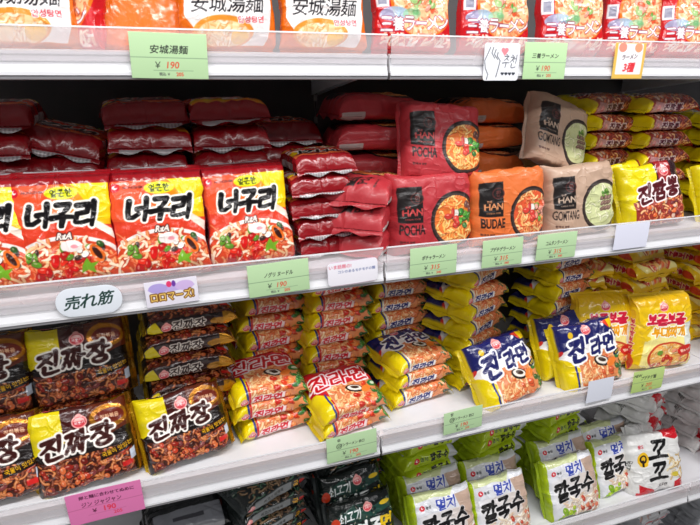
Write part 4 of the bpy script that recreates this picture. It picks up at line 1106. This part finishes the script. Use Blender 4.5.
# fourth shelf
stack('silver', 185, .05, D_, 6, 'silver-panelled black noodle pack', 'right of the pink tag', 'silver and black packs', yaw=8, zref=.66, step=.038, res=.12)
stack('beef', 268, .05, D_, 7, 'black-grey flat noodle pack', 'left of upright black packs', 'black and grey noodle packs in stacks', yaw=22, zref=.66, step=.0385, res=.1)
stack('beef', 352, .17, D_, 6, 'black-grey flat noodle pack', 'behind upright black packs', 'black and grey noodle packs in stacks', yaw=8, zref=.66, step=.0385, res=.12)
LK = 'black noodle pack with white lettering'
upright('beef', 362, .02, D_ + .038, LK + ' standing in front of its twin on the fourth shelf', 22, 6, 0, seed=2)
upright('beef', 352, .065, D_ + .075, LK + ' standing behind its twin on the fourth shelf', 22, 6, 0, seed=3)
stack('beef', 362, .02, D_, 1, LK, 'under the upright black packs', 'black and grey noodle packs in stacks', zref=.5, step=.04)
LG = 'green flat noodle pack'; GG = 'green noodle packs in stacks'
stack('kalguksu_flat', 432, .13, D_, 7, LG, 'right of the black packs', GG, yaw=10, zref=.68, step=.0385, res=.1)
stack('kalguksu_flat', 502, .13, D_, 7, LG, 'under the tilted navy pack', GG, yaw=12, zref=.68, step=.0385, res=.1)
stack('kalguksu_flat', 566, .13, D_, 7, LG, 'under the blank white card', GG, yaw=12, zref=.68, step=.0385, res=.1)
LW = 'white and green noodle pack'
for px, Yb, w, se, dz, pr in ((443, .0, ' standing next to the black packs', 1, .0, 0), (499, .0, ' standing second from the black packs', 2, .0, 0), (570, .0, ' standing third from the black packs', 3, .0, 0), (615, .03, ' standing beside the white and red pack', 4, .0, 0),
                          (434, .052, ' leaning behind the one next to the black packs', 5, .012, 1), (492, .052, ' leaning behind the second upright one', 6, .012, 1), (562, .055, ' leaning behind the third upright one', 5, .02, 1), (604, .08, ' leaning behind the one beside the white and red pack', 6, .012, 1)):
    upright('kalguksu', px, Yb, D_, LW + w, 22, -4, 4, seed=se, dz=dz, crush=1.2, scale=1.0)
LQ = 'white and red noodle pack'
upright('kkokko', 651, .008, D_, LQ + ' standing with two large black letters at the shelf front', 20, -8, 2, seed=1, crush=1.2, scale=1.08)
upright('kkokko', 733, .01, D_, LQ + ' standing at the right edge of the fourth shelf', 20, 6, 0, seed=2, crush=1.2)
upright('kkokko', 638, .07, D_, LQ + ' squeezed between the green pack and the front white pack', 14, 30, -8, seed=3, dz=.01, crush=1.2)
stack('kkokko', 655, .11, D_, 8, 'white-red flat noodle pack', 'under yellow-green tag', 'white and red noodle packs in stacks', yaw=28, zref=.68, step=.0395, res=.1)
stack('kkokko', 722, .12, D_, 8, 'white-red flat noodle pack', 'at fourth shelf\'s right edge', 'white and red noodle packs in stacks', yaw=10, zref=.68, step=.0395, res=.1)
# lowest shelf
for px, w in ((575, 'leftmost on lowest shelf'), (645, 'mid lowest shelf'), (715, 'rightmost on lowest shelf')):
    stack('dim', px, .05, E_, 6, 'grey-white noodle pack', w, 'grey packs on the lowest shelf', yaw=8, zref=.26, step=.038, jit=1)

# ------------------------------------------------------------------ light
def area(name, loc, rot, sx, sy, power, col=(1, 1, 1)):
    l = bpy.data.lights.new(name, 'AREA'); l.shape = 'RECTANGLE'; l.size = sx; l.size_y = sy; l.energy = power; l.color = col
    o = bpy.data.objects.new(name, l); COL.objects.link(o); o.location = loc; o.rotation_euler = rot
    return o


for i, x in enumerate((-1.2, .4, 2.0)):
    area('ceiling_light', (x, -.85, 2.75), (radians(18), 0, 0), 1.25, .2, 24, (1, .98, .98))
    area('ceiling_light', (x, -2.6, 2.75), (radians(30), 0, 0), 1.25, .2, 13, (1, .98, .98))

w = bpy.data.worlds.new('world'); SC.world = w; w.use_nodes = True
bg = w.node_tree.nodes['Background']; bg.inputs[0].default_value = (.93, .95, 1, 1); bg.inputs[1].default_value = .12

# ------------------------------------------------------------------ camera
cam = bpy.data.cameras.new('camera'); co = bpy.data.objects.new('camera', cam); COL.objects.link(co)
cam.sensor_width = 36; cam.lens = F / 700 * 36; cam.clip_start = .05
co.location = (0, -DCAM, HCAM)
co.rotation_euler = (radians(90) - TH, 0, -PS)
SC.camera = co
SC.view_settings.view_transform = 'Standard'
SC.view_settings.look = 'None'
SC.view_settings.exposure = 0.0
